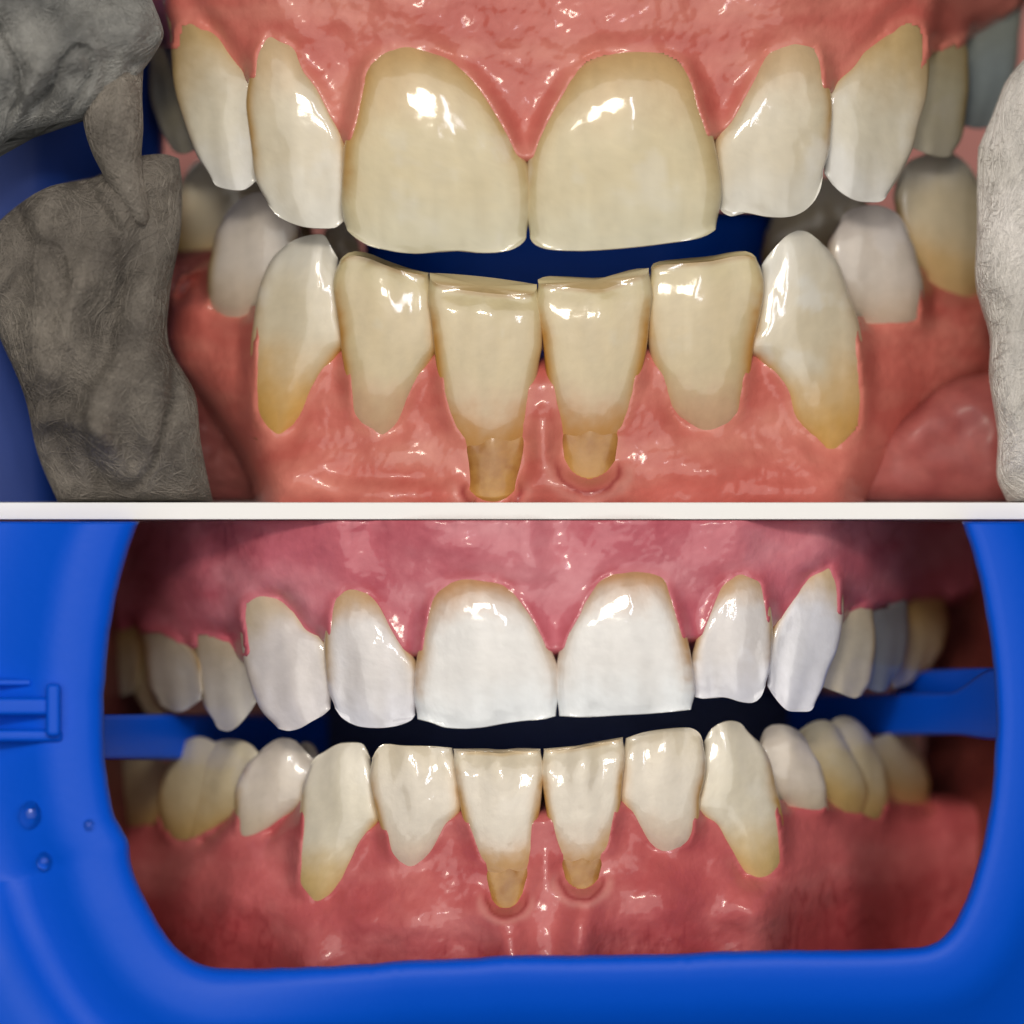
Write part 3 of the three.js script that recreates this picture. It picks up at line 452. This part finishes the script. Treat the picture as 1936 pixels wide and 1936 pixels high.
// ================================================================== SECOND MOUTH (after)
const m2 = { sc: 0.78, teeth: [], mat: whiteToothMat, rip: 1.7 };
const after = {
  cent: { neck: S(192, 148, 108), body: S(220, 218, 216), tip: S(228, 232, 235), amber: S(190, 146, 92), milk: S(236, 238, 240), nk: 0.36 },
  lat: { neck: S(196, 162, 124), body: S(212, 207, 206), tip: S(222, 222, 230), amber: S(196, 164, 118), milk: S(234, 234, 240), nk: 0.3 },
  can: { neck: S(194, 176, 150), body: S(208, 201, 198), tip: S(214, 208, 208), amber: S(196, 168, 110), milk: S(226, 222, 224), nk: 0.36 },
  canR: { neck: S(204, 178, 140), body: S(216, 216, 222), tip: S(220, 220, 228), amber: S(206, 166, 92), milk: S(236, 236, 242), nk: 0.3 },
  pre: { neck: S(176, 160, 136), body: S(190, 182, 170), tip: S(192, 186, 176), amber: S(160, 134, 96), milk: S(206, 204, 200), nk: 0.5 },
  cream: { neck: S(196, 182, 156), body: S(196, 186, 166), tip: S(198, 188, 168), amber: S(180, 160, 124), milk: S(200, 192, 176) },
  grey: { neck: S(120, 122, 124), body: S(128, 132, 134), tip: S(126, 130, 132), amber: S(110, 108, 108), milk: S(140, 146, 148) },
  low: { neck: S(216, 194, 172), body: S(211, 201, 184), tip: S(208, 196, 172), amber: S(194, 146, 74), milk: S(226, 220, 210), dentine: S(190, 158, 104), nk: 0.34 },
  lowcan: { neck: S(204, 174, 116), body: S(211, 202, 180), tip: S(216, 208, 190), amber: S(200, 154, 74), milk: S(230, 226, 214), nk: 0.38 },
  lowpre: { neck: S(200, 184, 160), body: S(204, 192, 176), tip: S(206, 196, 184), amber: S(186, 156, 104), milk: S(226, 222, 216) },
  lowmol: { neck: S(196, 164, 104), body: S(200, 184, 148), tip: S(196, 186, 162), amber: S(184, 150, 92), milk: S(206, 196, 176), nk: 0.55 },
  root: { neck: S(180, 136, 70), body: S(178, 132, 70), tip: S(192, 150, 94), amber: S(152, 106, 52), milk: S(196, 160, 100) },
};
const upper2 = thing('upper_jaw_001', 'whitened upper teeth above the dark gap, inside the blue frame', 'jaw', 'jaws');
const lower2 = thing('lower_jaw_001', 'cream lower teeth with red gum, inside the blue frame', 'jaw', 'jaws');
const T2 = [
  { k: 'molar', up: 1, z: -26, t: 2.2, c: after.lowmol, e: 3, l: [180, 1190, 186, 1260, 196, 1312], i: [196, 1312, 225, 1316, 254, 1310], r: [264, 1180, 264, 1250, 254, 1310] },
  { k: 'molar', up: 1, z: -21, t: 2.2, c: after.lowmol, e: 3, l: [262, 1190, 257, 1260, 258, 1315, 268, 1343], i: [268, 1343, 290, 1354, 310, 1355, 340, 1345], r: [310, 1195, 340, 1270, 340, 1345] },
  { k: 'premolar', up: 1, z: -15.5, t: 1.8, c: after.pre, e: 2.5, l: [272, 1196, 277, 1240, 283, 1290, 295, 1325], i: [295, 1325, 310, 1338, 335, 1346, 350, 1343, 382, 1322], r: [355, 1222, 368, 1240, 376, 1280, 382, 1322], n: [300, 1188, 330, 1200] },
  { k: 'premolar', up: 1, z: -10.5, t: 1.1, c: after.pre, e: 1.8, d: 0.28, p: 0.85, l: [370, 1199, 371, 1231, 379, 1285, 388, 1332, 402, 1361], i: [402, 1361, 413, 1378, 431, 1383, 446, 1376, 467, 1354, 487, 1326], r: [435, 1213, 462, 1250, 479, 1289, 487, 1326], n: [390, 1193, 415, 1200] },
  { k: 'canine', up: 1, z: -5.2, t: 0.42, c: after.can, d: 0.26, a: 1.3, p: 0.8, al: 0.3, l: [462, 1137, 459, 1173, 464, 1224, 471, 1267, 482, 1307, 496, 1340, 514, 1365, 525, 1378], i: [525, 1378, 545, 1382, 565, 1378, 590, 1364, 611, 1352, 625, 1340], r: [525, 1131, 558, 1158, 580, 1187, 609, 1206, 619, 1224, 622, 1260, 625, 1303, 625, 1340], n: [480, 1124, 500, 1123] },
  { k: 'lateral_incisor', up: 1, z: -1.9, t: 0.18, c: after.lat, d: 0.22, p: 0.7, rip: 1.6, l: [634, 1129, 624, 1173, 620, 1242, 622, 1285, 627, 1314, 633, 1340], i: [633, 1340, 647, 1358, 672, 1372, 694, 1376, 730, 1376, 759, 1370, 778, 1361, 785, 1352], r: [694, 1121, 720, 1148, 745, 1195, 767, 1231, 782, 1253, 786, 1296, 785, 1352], n: [650, 1115, 670, 1113] },
  { k: 'central_incisor', dec: 0.3, up: 1, z: 0, t: 0.04, c: after.cent, d: 0.17, p: 0.55, a: 1.25, e: 0.7, l: [850, 1098, 825, 1122, 812, 1148, 803, 1187, 796, 1231, 789, 1278, 787, 1318, 789, 1360], i: [789, 1360, 817, 1367, 839, 1375, 875, 1378, 915, 1375, 948, 1369, 991, 1363, 1028, 1360, 1051, 1354], r: [919, 1097, 948, 1104, 977, 1126, 1002, 1158, 1024, 1198, 1038, 1231, 1049, 1260, 1053, 1296, 1051, 1354], n: [870, 1093, 895, 1093], ar: 0.7 },
  { k: 'central_incisor', dec: 0.3, up: 1, z: 0, t: -0.04, c: after.cent, d: 0.17, p: 0.55, a: 1.25, e: 0.7, l: [1158, 1082, 1133, 1100, 1111, 1126, 1093, 1162, 1075, 1195, 1061, 1238, 1056, 1278, 1056, 1314, 1057, 1354], i: [1057, 1354, 1107, 1356, 1180, 1352, 1223, 1350, 1270, 1346, 1307, 1342], r: [1230, 1080, 1252, 1093, 1267, 1122, 1276, 1145, 1284, 1175, 1293, 1206, 1302, 1242, 1308, 1285, 1311, 1318, 1307, 1342], n: [1180, 1080, 1205, 1078], al: 0.5 },
  { k: 'lateral_incisor', up: 1, z: -1.9, t: -0.18, c: after.lat, d: 0.22, p: 0.7, rip: 1.6, w: 1, l: [1381, 1092, 1366, 1108, 1352, 1133, 1337, 1173, 1323, 1209, 1314, 1238, 1312, 1278, 1313, 1318], i: [1313, 1318, 1330, 1321, 1352, 1318, 1377, 1320, 1399, 1327, 1424, 1329, 1439, 1318, 1448, 1296], r: [1417, 1087, 1435, 1100, 1446, 1129, 1453, 1173, 1455, 1224, 1453, 1260, 1448, 1296], n: [1392, 1084, 1405, 1082] },
  { k: 'canine', up: 1, z: -5.0, t: -0.42, c: after.canR, d: 0.26, a: 1.3, p: 0.8, al: 1.0, ar: 0.1, w: 1, rip: 1.4, l: [1555, 1076, 1526, 1097, 1504, 1126, 1482, 1158, 1464, 1191, 1457, 1216, 1453, 1260, 1450, 1296], i: [1450, 1296, 1464, 1318, 1479, 1336, 1490, 1344, 1511, 1346, 1533, 1344, 1540, 1336], r: [1577, 1076, 1586, 1108, 1589, 1151, 1584, 1195, 1577, 1231, 1562, 1267, 1551, 1303, 1540, 1336], n: [1563, 1069, 1570, 1069] },
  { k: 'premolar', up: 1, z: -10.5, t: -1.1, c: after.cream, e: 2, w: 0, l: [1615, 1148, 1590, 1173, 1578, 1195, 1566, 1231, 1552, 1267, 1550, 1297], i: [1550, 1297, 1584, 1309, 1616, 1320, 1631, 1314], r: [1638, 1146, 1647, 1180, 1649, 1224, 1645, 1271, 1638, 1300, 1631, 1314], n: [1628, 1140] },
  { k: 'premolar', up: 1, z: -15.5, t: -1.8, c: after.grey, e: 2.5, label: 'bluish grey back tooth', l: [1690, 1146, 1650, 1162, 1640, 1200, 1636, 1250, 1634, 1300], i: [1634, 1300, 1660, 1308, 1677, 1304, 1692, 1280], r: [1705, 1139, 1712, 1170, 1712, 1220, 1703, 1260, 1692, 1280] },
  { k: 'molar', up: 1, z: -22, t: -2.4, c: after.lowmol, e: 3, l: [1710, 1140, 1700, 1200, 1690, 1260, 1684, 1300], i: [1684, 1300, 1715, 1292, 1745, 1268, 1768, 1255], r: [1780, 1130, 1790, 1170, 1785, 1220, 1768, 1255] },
];
for (const s of T2) buildTooth(s, m2, upper2);
const up2 = m2.teeth; m2.teeth = [];
const L2 = [
  { k: 'molar', z: -24, t: 2, c: after.lowmol, e: 3, l: [215, 1560, 206, 1500, 204, 1445], i: [204, 1445, 240, 1430, 280, 1432, 320, 1440], r: [300, 1555, 315, 1500, 320, 1440], n: [250, 1568] },
  { k: 'premolar', z: -14.5, t: 0.5, c: after.lowpre, noGum: 1, e: 3, l: [560, 1480, 556, 1450, 560, 1420], i: [560, 1420, 572, 1404, 590, 1408, 604, 1430], r: [604, 1480, 606, 1455, 604, 1430] },
  { k: 'molar', z: -16.5, t: 1.3, c: after.lowmol, e: 3, b: 1.4, d: 0.3, p: 0.9, l: [322, 1585, 308, 1552, 303, 1512, 306, 1476, 315, 1447, 322, 1434], i: [322, 1434, 341, 1408, 362, 1396, 380, 1394, 400, 1400, 416, 1410], r: [380, 1585, 400, 1540, 415, 1480, 416, 1410], n: [338, 1597, 360, 1595] },
  { k: 'premolar', z: -14, t: 1.1, c: after.lowmol, e: 2.6, b: 1.4, d: 0.3, p: 0.9, l: [352, 1592, 358, 1540, 368, 1490, 386, 1440, 404, 1404], i: [404, 1404, 430, 1398, 460, 1401, 478, 1410, 492, 1425], r: [390, 1577, 425, 1550, 452, 1526, 462, 1490, 476, 1455, 492, 1425], n: [368, 1590] },
  { k: 'premolar', z: -10, t: 0.42, c: after.lowpre, e: 2.2, b: 1.2, d: 0.3, p: 0.9, w: 1, l: [449, 1583, 451, 1545, 451, 1490, 468, 1450, 489, 1423], i: [489, 1423, 507, 1408, 525, 1397, 543, 1396, 558, 1401, 580, 1423, 596, 1438], r: [507, 1570, 543, 1541, 573, 1516, 580, 1483, 590, 1460, 596, 1438], n: [465, 1588, 485, 1582] },
  { k: 'canine', z: -6, t: 0.35, c: after.lowcan, d: 0.28, p: 0.85, b: 0.9, e: 1.4, ar: 1, l: [580, 1697, 565, 1668, 565, 1617, 569, 1574, 572, 1527, 576, 1483, 585, 1450], i: [585, 1450, 594, 1434, 616, 1420, 638, 1407, 667, 1404, 685, 1406, 700, 1433], r: [622, 1697, 647, 1664, 665, 1628, 680, 1596, 701, 1567, 713, 1552, 709, 1520, 704, 1470, 700, 1433], n: [592, 1707, 606, 1706] },
  { k: 'lateral_incisor', z: -3.9, t: 0.12, c: after.low, d: 0.2, p: 0.7, b: 0.7, ar: 0.8, rip: 1.4, l: [752, 1632, 738, 1607, 730, 1574, 720, 1538, 709, 1505, 703, 1472, 703, 1434], i: [703, 1434, 712, 1418, 723, 1408, 763, 1410, 817, 1411, 855, 1414], r: [803, 1628, 825, 1596, 846, 1556, 865, 1530, 865, 1494, 860, 1451, 855, 1414], n: [768, 1641, 785, 1640] },
  { k: 'central_incisor', z: -2.9, t: 0.02, c: after.low, d: 0.18, p: 0.6, a: 0.6, b: 0.8, f: 7, root: 1, rip: 1.6, l: [908, 1624, 901, 1607, 886, 1559, 875, 1509, 867, 1465, 857, 1416], i: [857, 1416, 883, 1416, 926, 1416, 948, 1418, 977, 1415, 1022, 1416], r: [1003, 1622, 1005, 1608, 1007, 1563, 1015, 1520, 1022, 1472, 1022, 1416], n: [925, 1643, 955, 1650, 985, 1642] },
  { k: 'central_incisor', z: -2.9, t: -0.02, c: after.low, d: 0.18, p: 0.6, a: 0.6, b: 0.8, f: 5, root: 2, rip: 1.6, l: [1060, 1615, 1049, 1581, 1040, 1527, 1031, 1480, 1028, 1416], i: [1028, 1416, 1071, 1414, 1107, 1407, 1143, 1400, 1178, 1394], r: [1144, 1612, 1151, 1598, 1160, 1552, 1169, 1491, 1176, 1443, 1178, 1394], n: [1080, 1626, 1102, 1630, 1126, 1624] },
  { k: 'lateral_incisor', z: -3.9, t: -0.12, c: after.low, d: 0.2, p: 0.7, b: 0.7, al: 0.8, l: [1238, 1605, 1216, 1574, 1194, 1534, 1179, 1509, 1180, 1472, 1181, 1429, 1183, 1396], i: [1183, 1396, 1216, 1385, 1252, 1379, 1288, 1376, 1308, 1377, 1323, 1387, 1330, 1403], r: [1290, 1605, 1308, 1578, 1314, 1545, 1316, 1509, 1327, 1472, 1330, 1436, 1330, 1403], n: [1252, 1612, 1270, 1612] },
  { k: 'canine', z: -6, t: -0.35, c: after.lowcan, d: 0.28, p: 0.85, b: 0.9, e: 1.4, al: 1, l: [1410, 1654, 1388, 1621, 1370, 1588, 1356, 1563, 1334, 1545, 1317, 1530, 1323, 1498, 1331, 1462, 1331, 1403], i: [1331, 1403, 1345, 1379, 1363, 1367, 1381, 1363, 1399, 1367, 1414, 1383], r: [1461, 1657, 1475, 1636, 1479, 1599, 1473, 1545, 1464, 1498, 1453, 1443, 1436, 1408, 1414, 1383], n: [1430, 1662, 1448, 1663] },
  { k: 'premolar', z: -10, t: -0.42, c: after.lowpre, e: 2.2, b: 1.2, d: 0.3, p: 0.9, ar: 0.1, rip: 1.6, l: [1465, 1510, 1452, 1483, 1440, 1440, 1436, 1405], i: [1436, 1405, 1450, 1376, 1475, 1370, 1500, 1376, 1522, 1394, 1540, 1430], r: [1557, 1534, 1555, 1483, 1549, 1450, 1540, 1430], n: [1478, 1516, 1500, 1524, 1530, 1532] },
  { k: 'premolar', z: -14, t: -1.1, c: after.lowmol, e: 2.6, b: 1.4, d: 0.3, p: 0.9, l: [1545, 1500, 1530, 1460, 1515, 1410, 1508, 1382], i: [1508, 1382, 1537, 1365, 1562, 1362, 1590, 1380, 1615, 1430], r: [1628, 1546, 1640, 1510, 1636, 1470, 1615, 1430], n: [1570, 1512, 1600, 1532] },
  { k: 'molar', z: -16.5, t: -1.3, c: after.lowmol, e: 3, b: 1.4, d: 0.3, p: 0.9, l: [1600, 1530, 1585, 1480, 1568, 1420, 1562, 1372], i: [1562, 1372, 1580, 1357, 1600, 1354, 1622, 1364, 1645, 1388, 1664, 1426], r: [1664, 1554, 1676, 1520, 1676, 1465, 1664, 1426], n: [1620, 1543, 1645, 1553] },
  { k: 'molar', z: -23, t: -2, c: after.lowmol, e: 3, l: [1660, 1500, 1650, 1450, 1640, 1420, 1640, 1397], i: [1640, 1397, 1690, 1385, 1725, 1395, 1745, 1425], r: [1750, 1525, 1755, 1480, 1750, 1445, 1745, 1425], n: [1690, 1510, 1725, 1526] },
];
const ROOT2 = {
  1: { k: 'exposed_root', x: 0.06, g: 0.55, z: -3.42, c: after.root, mat: dentineMat, d: 0.3, p: 0.8, a: 0.1, b: 0.3, e: 3, rip: 1.3, label: 'amber exposed root below the enamel', l: [928, 1702, 922, 1679, 916, 1639, 914, 1605], i: [914, 1605, 955, 1600, 1001, 1605], r: [990, 1690, 999, 1654, 1003, 1625, 1001, 1605], n: [940, 1714, 957, 1718, 975, 1710] },
  2: { k: 'exposed_root', x: 0.06, g: 0.55, z: -3.42, c: after.root, mat: dentineMat, d: 0.3, p: 0.8, a: 0.1, b: 0.3, e: 3, rip: 1.3, label: 'amber exposed root below the enamel', l: [1066, 1661, 1061, 1632, 1063, 1595], i: [1063, 1595, 1100, 1590, 1140, 1595], r: [1134, 1661, 1139, 1636, 1140, 1595], n: [1080, 1675, 1100, 1681, 1120, 1674] },
};
for (const s of L2) { const t = buildTooth(s, m2, lower2); if (s.root) buildTooth(ROOT2[s.root], m2, t); }
const low2 = m2.teeth;
const gumToneUp2 = (x, y, s, t) => {
  const n1 = fbm(x * 0.006, y * 0.006, 12.2, 4), n2 = fbm(x * 0.035, y * 0.035, 16.6, 4), n3 = fbm(x * 0.005 + 9, y * 0.01, 11.1, 3);
  let c = mixc(S(204, 112, 124), S(188, 90, 104), clamp(0.5 + 1.6 * n1));
  c = mixc(c, S(210, 140, 148), clamp(0.15 + 1.4 * n3 + 0.4 * n2));
  c = mixc(c, S(188, 84, 94), 0.4 * sm(22, 4, s + 14 * n2) );
  const vein = Math.pow(clamp(1 - Math.abs(fbm(x * 0.012 + 4, y * 0.006, 17.7, 4)) * 9), 3) * sm(2, 5, t);
  c = mixc(c, S(140, 44, 66), 0.45 * vein);
  const g = 1 + 0.11 * n2; return [c[0] * g, c[1] * g, c[2] * g];
};
const gumToneLow2 = (x, y, s, t) => {
  const n1 = fbm(x * 0.007, y * 0.007, 22.2, 4), n2 = fbm(x * 0.035, y * 0.035, 26.6, 4), n3 = fbm(x * 0.005 + 9, y * 0.011, 21.1, 3);
  let c = mixc(S(196, 100, 98), S(180, 80, 82), clamp(0.5 + 1.6 * n1));
  c = mixc(c, S(200, 118, 114), clamp(0.1 + 1.4 * n3 + 0.5 * n2));
  c = mixc(c, S(172, 58, 62), 0.75 * sm(3.5, 8, t + 4 * n1 + 1.5 * n2));
  const vein = Math.pow(clamp(1 - Math.abs(fbm(x * 0.014 + 4, y * 0.005, 27.7, 4)) * 8), 3) * sm(3, 6, t);
  c = mixc(c, S(140, 30, 38), 0.5 * vein);
  c = sore(c, x, y, [[957, 1700, 36], [1100, 1664, 38]]);
  const g = 1 + 0.11 * n2; return [c[0] * g, c[1] * g, c[2] * g];
};
buildGum({ up: true, box: [170, 984, 1900, 1290], seed: 11.3, roll: 24, sl: 1.6, sr: 1.6, root: 0.9, color: gumToneUp2,
  prof: (t) => 0.15 * sm(0, 4, t) - 0.04 * Math.max(0, t),
  region: [180, 976, 180, 1200, 262, 1194, 320, 1222, 366, 1228, 420, 1240, 467, 1246, 540, 1220, 617, 1208, 700, 1230, 784, 1242, 920, 1230, 1053, 1238, 1180, 1220, 1309, 1214, 1390, 1200, 1457, 1184, 1530, 1170, 1588, 1168, 1620, 1160, 1650, 1152, 1712, 1134, 1800, 1130, 1890, 1100, 1890, 976],
  bumps: [[560, 985, 60, 60, 0.8], [780, 985, 60, 70, 0.7], [1000, 1000, 30, 120, 0.6], [880, 1040, 60, 20, 0.35], [1020, 1075, 30, 25, 0.35], [345, 1060, 60, 70, 1.0], [1640, 1050, 90, 60, 0.8], [690, 1010, 30, 50, -0.6], [1060, 1000, 40, 40, -0.5]] }, m2, up2, upper2);
buildGum({ up: false, box: [190, 1480, 1900, 1880], seed: 14.1, roll: 40, sl: 0.6, sr: 0.45, root: 0.9, color: gumToneLow2,
  prof: (t) => 0.7 * sm(0, 3, t) - 0.8 * sm(3.5, 8.5, t) + 1.0 * sm(9, 14, t),
  region: [196, 1560, 300, 1545, 306, 1566, 380, 1560, 446, 1530, 510, 1530, 570, 1520, 640, 1545, 714, 1552, 790, 1545, 868, 1531, 945, 1545, 1022, 1534, 1100, 1525, 1176, 1510, 1245, 1520, 1317, 1530, 1400, 1525, 1470, 1514, 1520, 1514, 1556, 1516, 1620, 1528, 1678, 1514, 1720, 1510, 1760, 1520, 1890, 1520, 1890, 1880, 196, 1880],
  bumps: [[700, 1740, 60, 30, 0.6], [1420, 1715, 50, 45, 1.0], [1390, 1770, 40, 30, -0.4], [900, 1790, 120, 30, -0.3], [1230, 1760, 90, 40, -0.35], [560, 1770, 90, 35, -0.4], [1560, 1720, 60, 60, -0.5], [430, 1780, 70, 40, 0.6], [960, 1725, 70, 14, 0.5], [1098, 1692, 60, 12, 0.45], [1030, 1640, 16, 60, 0.5], [1180, 1745, 60, 40, 0.5]] }, m2, low2, lower2);

// ---------------------------------------------------------------- blue frame of the second mouth
const ret2 = thing('cheek_retractor_001', 'bright blue plastic lip retractor framing the whitened teeth', 'retractor', 'cheek retractors');
{
  const win = curve(pts([263, 986, 246, 1032, 232, 1079, 221, 1122, 214, 1162, 205, 1216, 200, 1282, 196, 1314, 197, 1350, 198, 1423, 205, 1480, 217, 1541, 230, 1567, 243, 1592, 247, 1625, 257, 1661, 279, 1708, 308, 1759, 337, 1795, 370, 1818, 406, 1829, 453, 1831, 543, 1829, 699, 1822, 745, 1817, 890, 1811, 955, 1806, 1071, 1806, 1300, 1802, 1345, 1799, 1468, 1796, 1598, 1796, 1707, 1793, 1754, 1787, 1779, 1776, 1801, 1751, 1823, 1708, 1845, 1646, 1863, 1574, 1874, 1505, 1881, 1422, 1883, 1380, 1883, 1332, 1877, 1253, 1866, 1173, 1852, 1100, 1837, 1042, 1819, 986]), 420);
  const sec = [[0.9, -5], [0.35, -3], [0.1, -1.2], [0.0, 0], [0.02, 1.0], [0.12, 1.6], [0.4, 1.98], [1.0, 2.15], [1.6, 2.25], [2.4, 2.3], [3.1, 2.2], [3.7, 1.9], [4.4, 1.55], [5.2, 1.2], [6.0, 0.9], [6.8, 0.7], [7.8, 0.5], [9.0, 0.3], [14, -0.4], [14.5, -4], [6, -6]];
  const n = win.length, dirs = win.map((p, i) => { const a = win[Math.max(0, i - 6)], b = win[Math.min(n - 1, i + 6)], dx = b[0] - a[0], dy = b[1] - a[1], l = Math.hypot(dx, dy); return [-dy / l * 1, dx / l * 1]; });
  const rows = [], cols = [], uvs = [];
  win.forEach((p, i) => {
    let [nx, ny] = dirs[i]; const e = Math.min(i, n - 1 - i) / 40; if (e < 1) { ny *= e; const l = Math.hypot(nx, ny); nx /= l; ny /= l; }
    const row = [], rc = [], ru = [], s = i / n;
    for (const [d, z] of sec) {
      const wob = d < 0.4 ? 2.5 * fbm(p[0] * 0.02, p[1] * 0.02, 3, 3) : 0;
      const lowSide = sm(1500, 1800, p[1]);
      const rim = sm(1450, 1700, p[1]) * sm(800, 350, p[0]), far = sm(900, 1700, p[0]);
      const zz = z + 1.0 - lowSide * (1 - rim) * 0.42 * Math.max(0, d - 0.6) - 0.4 * far * Math.max(0, d - 0.3) * (1 - lowSide) + rim * 1.7 * sm(5.6, 8.2, d);
      row.push(P(p[0] + nx * (d / PX + wob), p[1] + ny * (d / PX + wob), zz)); rc.push([1, 1, 1]); ru.push([i * 0.3, d]);
    }
    ru.push([i * 0.3, 12]); rows.push(row); cols.push(rc); uvs.push(ru);
  });
  mesh('frame', ringsGeometry(rows, cols, uvs), blueMat, ret2);
  const zb = (x) => { const q = Math.abs((x - 1040) / 850); return -30 + 27 * Math.pow(q, 2.6); };
  buildBand('tongue_guard', [560, 1560], (x) => -36, () => 1290, () => 1460, 1.5, navyMat, ret2);  // darker navy than the frame: shade of the gap put into its colour
  for (const span of [[188, 620], [1490, 1892]]) buildBand('bite_band', span, zb, (x) => 1350 - 40 * sm(400, 1500, x) - 46 * sm(1790, 1880, x), (x) => 1437 - 46 * sm(400, 1500, x) + 10 * sm(1800, 1880, x), 1.3, blueMat, ret2);
  buildBand('bite_band', [1640, 1890], (x) => zb(x) - 4, (x) => 1262 + 6 * sm(1890, 1700, x) + 50 * sm(1760, 1650, x), (x) => 1330, 1.2, blueMat, ret2);
  // clip on the left rail
  const box = (x0, y0, x1, y1, z, d, r) => { const a = P(x0, y0, z), b = P(x1, y1, z); const g = new RoundedBoxGeometry((b[0] - a[0]) * MM, (a[1] - b[1]) * MM, d * MM, 3, r * MM); g.translate((a[0] + b[0]) / 2 * MM, (a[1] + b[1]) / 2 * MM, z * MM); return g; };
  mesh('clip', mergeGeometries([box(-60, 1318, 96, 1352, 2.6, 2.6, 0.25), box(88, 1292, 116, 1392, 2.9, 2.6, 0.25), box(-60, 1378, 120, 1402, 2.4, 2.4, 0.25), box(-60, 1284, 60, 1296, 2.2, 1.6, 0.12)]), blueMat, ret2);
}
// cheeks inside the blue frame and the dark back of the mouth
tag(buildSoft('inner_cheek_001', { l: [150, 1900, 140, 1500, 150, 985], t: [150, 985, 190, 985, 240, 985], r: [330, 1900, 300, 1500, 240, 985], b: [150, 1900, 240, 1900, 330, 1900], z: (u, v, x, y, e) => -8 - 20 * u + 2.2 * fbm(x * 0.008, y * 0.005, 6.2, 4), thick: 3, color: lipTone(S(96, 40, 40), S(120, 56, 50)) }, mucosaMat), 'dark red inner cheek beside the blue rail with water drops', 'cheek');
tag(buildSoft('inner_cheek_002', { l: [1690, 1900, 1740, 1500, 1760, 985], t: [1760, 985, 1840, 985, 1930, 985], r: [1930, 1900, 1935, 1500, 1930, 985], b: [1690, 1900, 1800, 1900, 1930, 1900], z: (u, v, x, y, e) => -14 - 16 * (1 - u) + 2.4 * fbm(x * 0.008, y * 0.005, 7.2, 4), thick: 3, color: lipTone(S(126, 54, 48), S(146, 72, 62)) }, mucosaMat), 'red brown inner cheek at the end of the blue bite band', 'cheek');
const cavMat = new THREE.MeshStandardMaterial({ color: new THREE.Color().setRGB(0.46, 0.19, 0.17), roughness: 0.8 });
for (const [nm, y0, y1] of [['mouth_cavity', -80, 949], ['mouth_cavity_001', 984, 2000]]) {
  const a = P(-120, y0, -58), b = P(2060, y1, -58);
  const c = mesh(nm, new RoundedBoxGeometry((b[0] - a[0]) * MM, (a[1] - b[1]) * MM, 3 * MM, 2, 0.5 * MM), cavMat); c.position.set((a[0] + b[0]) / 2 * MM, (a[1] + b[1]) / 2 * MM, -60 * MM);
  tag(c, nm === 'mouth_cavity' ? 'dark back of the mouth behind the yellowed teeth' : 'dark back of the mouth behind the whitened teeth', 'mouth', null, 'structure');
}
// water drops on the blue rail
const railZ = (d) => { const t = [[1.5, 2.15], [2.4, 2.3], [3.1, 2.2], [3.7, 1.9], [4.4, 1.55], [5.2, 1.2]]; let i = 0; while (i < 4 && t[i + 1][0] < d) i++; return 1 + t[i][1] + (t[i + 1][1] - t[i][1]) * (d - t[i][0]) / (t[i + 1][0] - t[i][0]); };
for (const [nm, x, y, r, lb] of [['water_drop', 58, 1540, 22, 'largest clear water drop on the blue rail'], ['water_drop_001', 84, 1628, 15, 'tall small water drop below the largest on the blue rail'], ['water_drop_002', 168, 1560, 10, 'tiny water drop near the inner edge of the blue rail']]) {
  const g = new THREE.SphereGeometry(r * PX * MM, 40, 28); g.scale(1, 1.15, 0.75);
  const m = mesh(nm, g, waterMat); const d = ({ 58: 217, 84: 248, 168: 228 }[x] - x) * PX, z = railZ(d) ; const p = P(x, y, z + 0.3 * r * PX); m.position.set(p[0] * MM, p[1] * MM, p[2] * MM);
  tag(m, lb, 'water drop', 'water drops on the blue rail');
}
renderer.render(scene, camera);
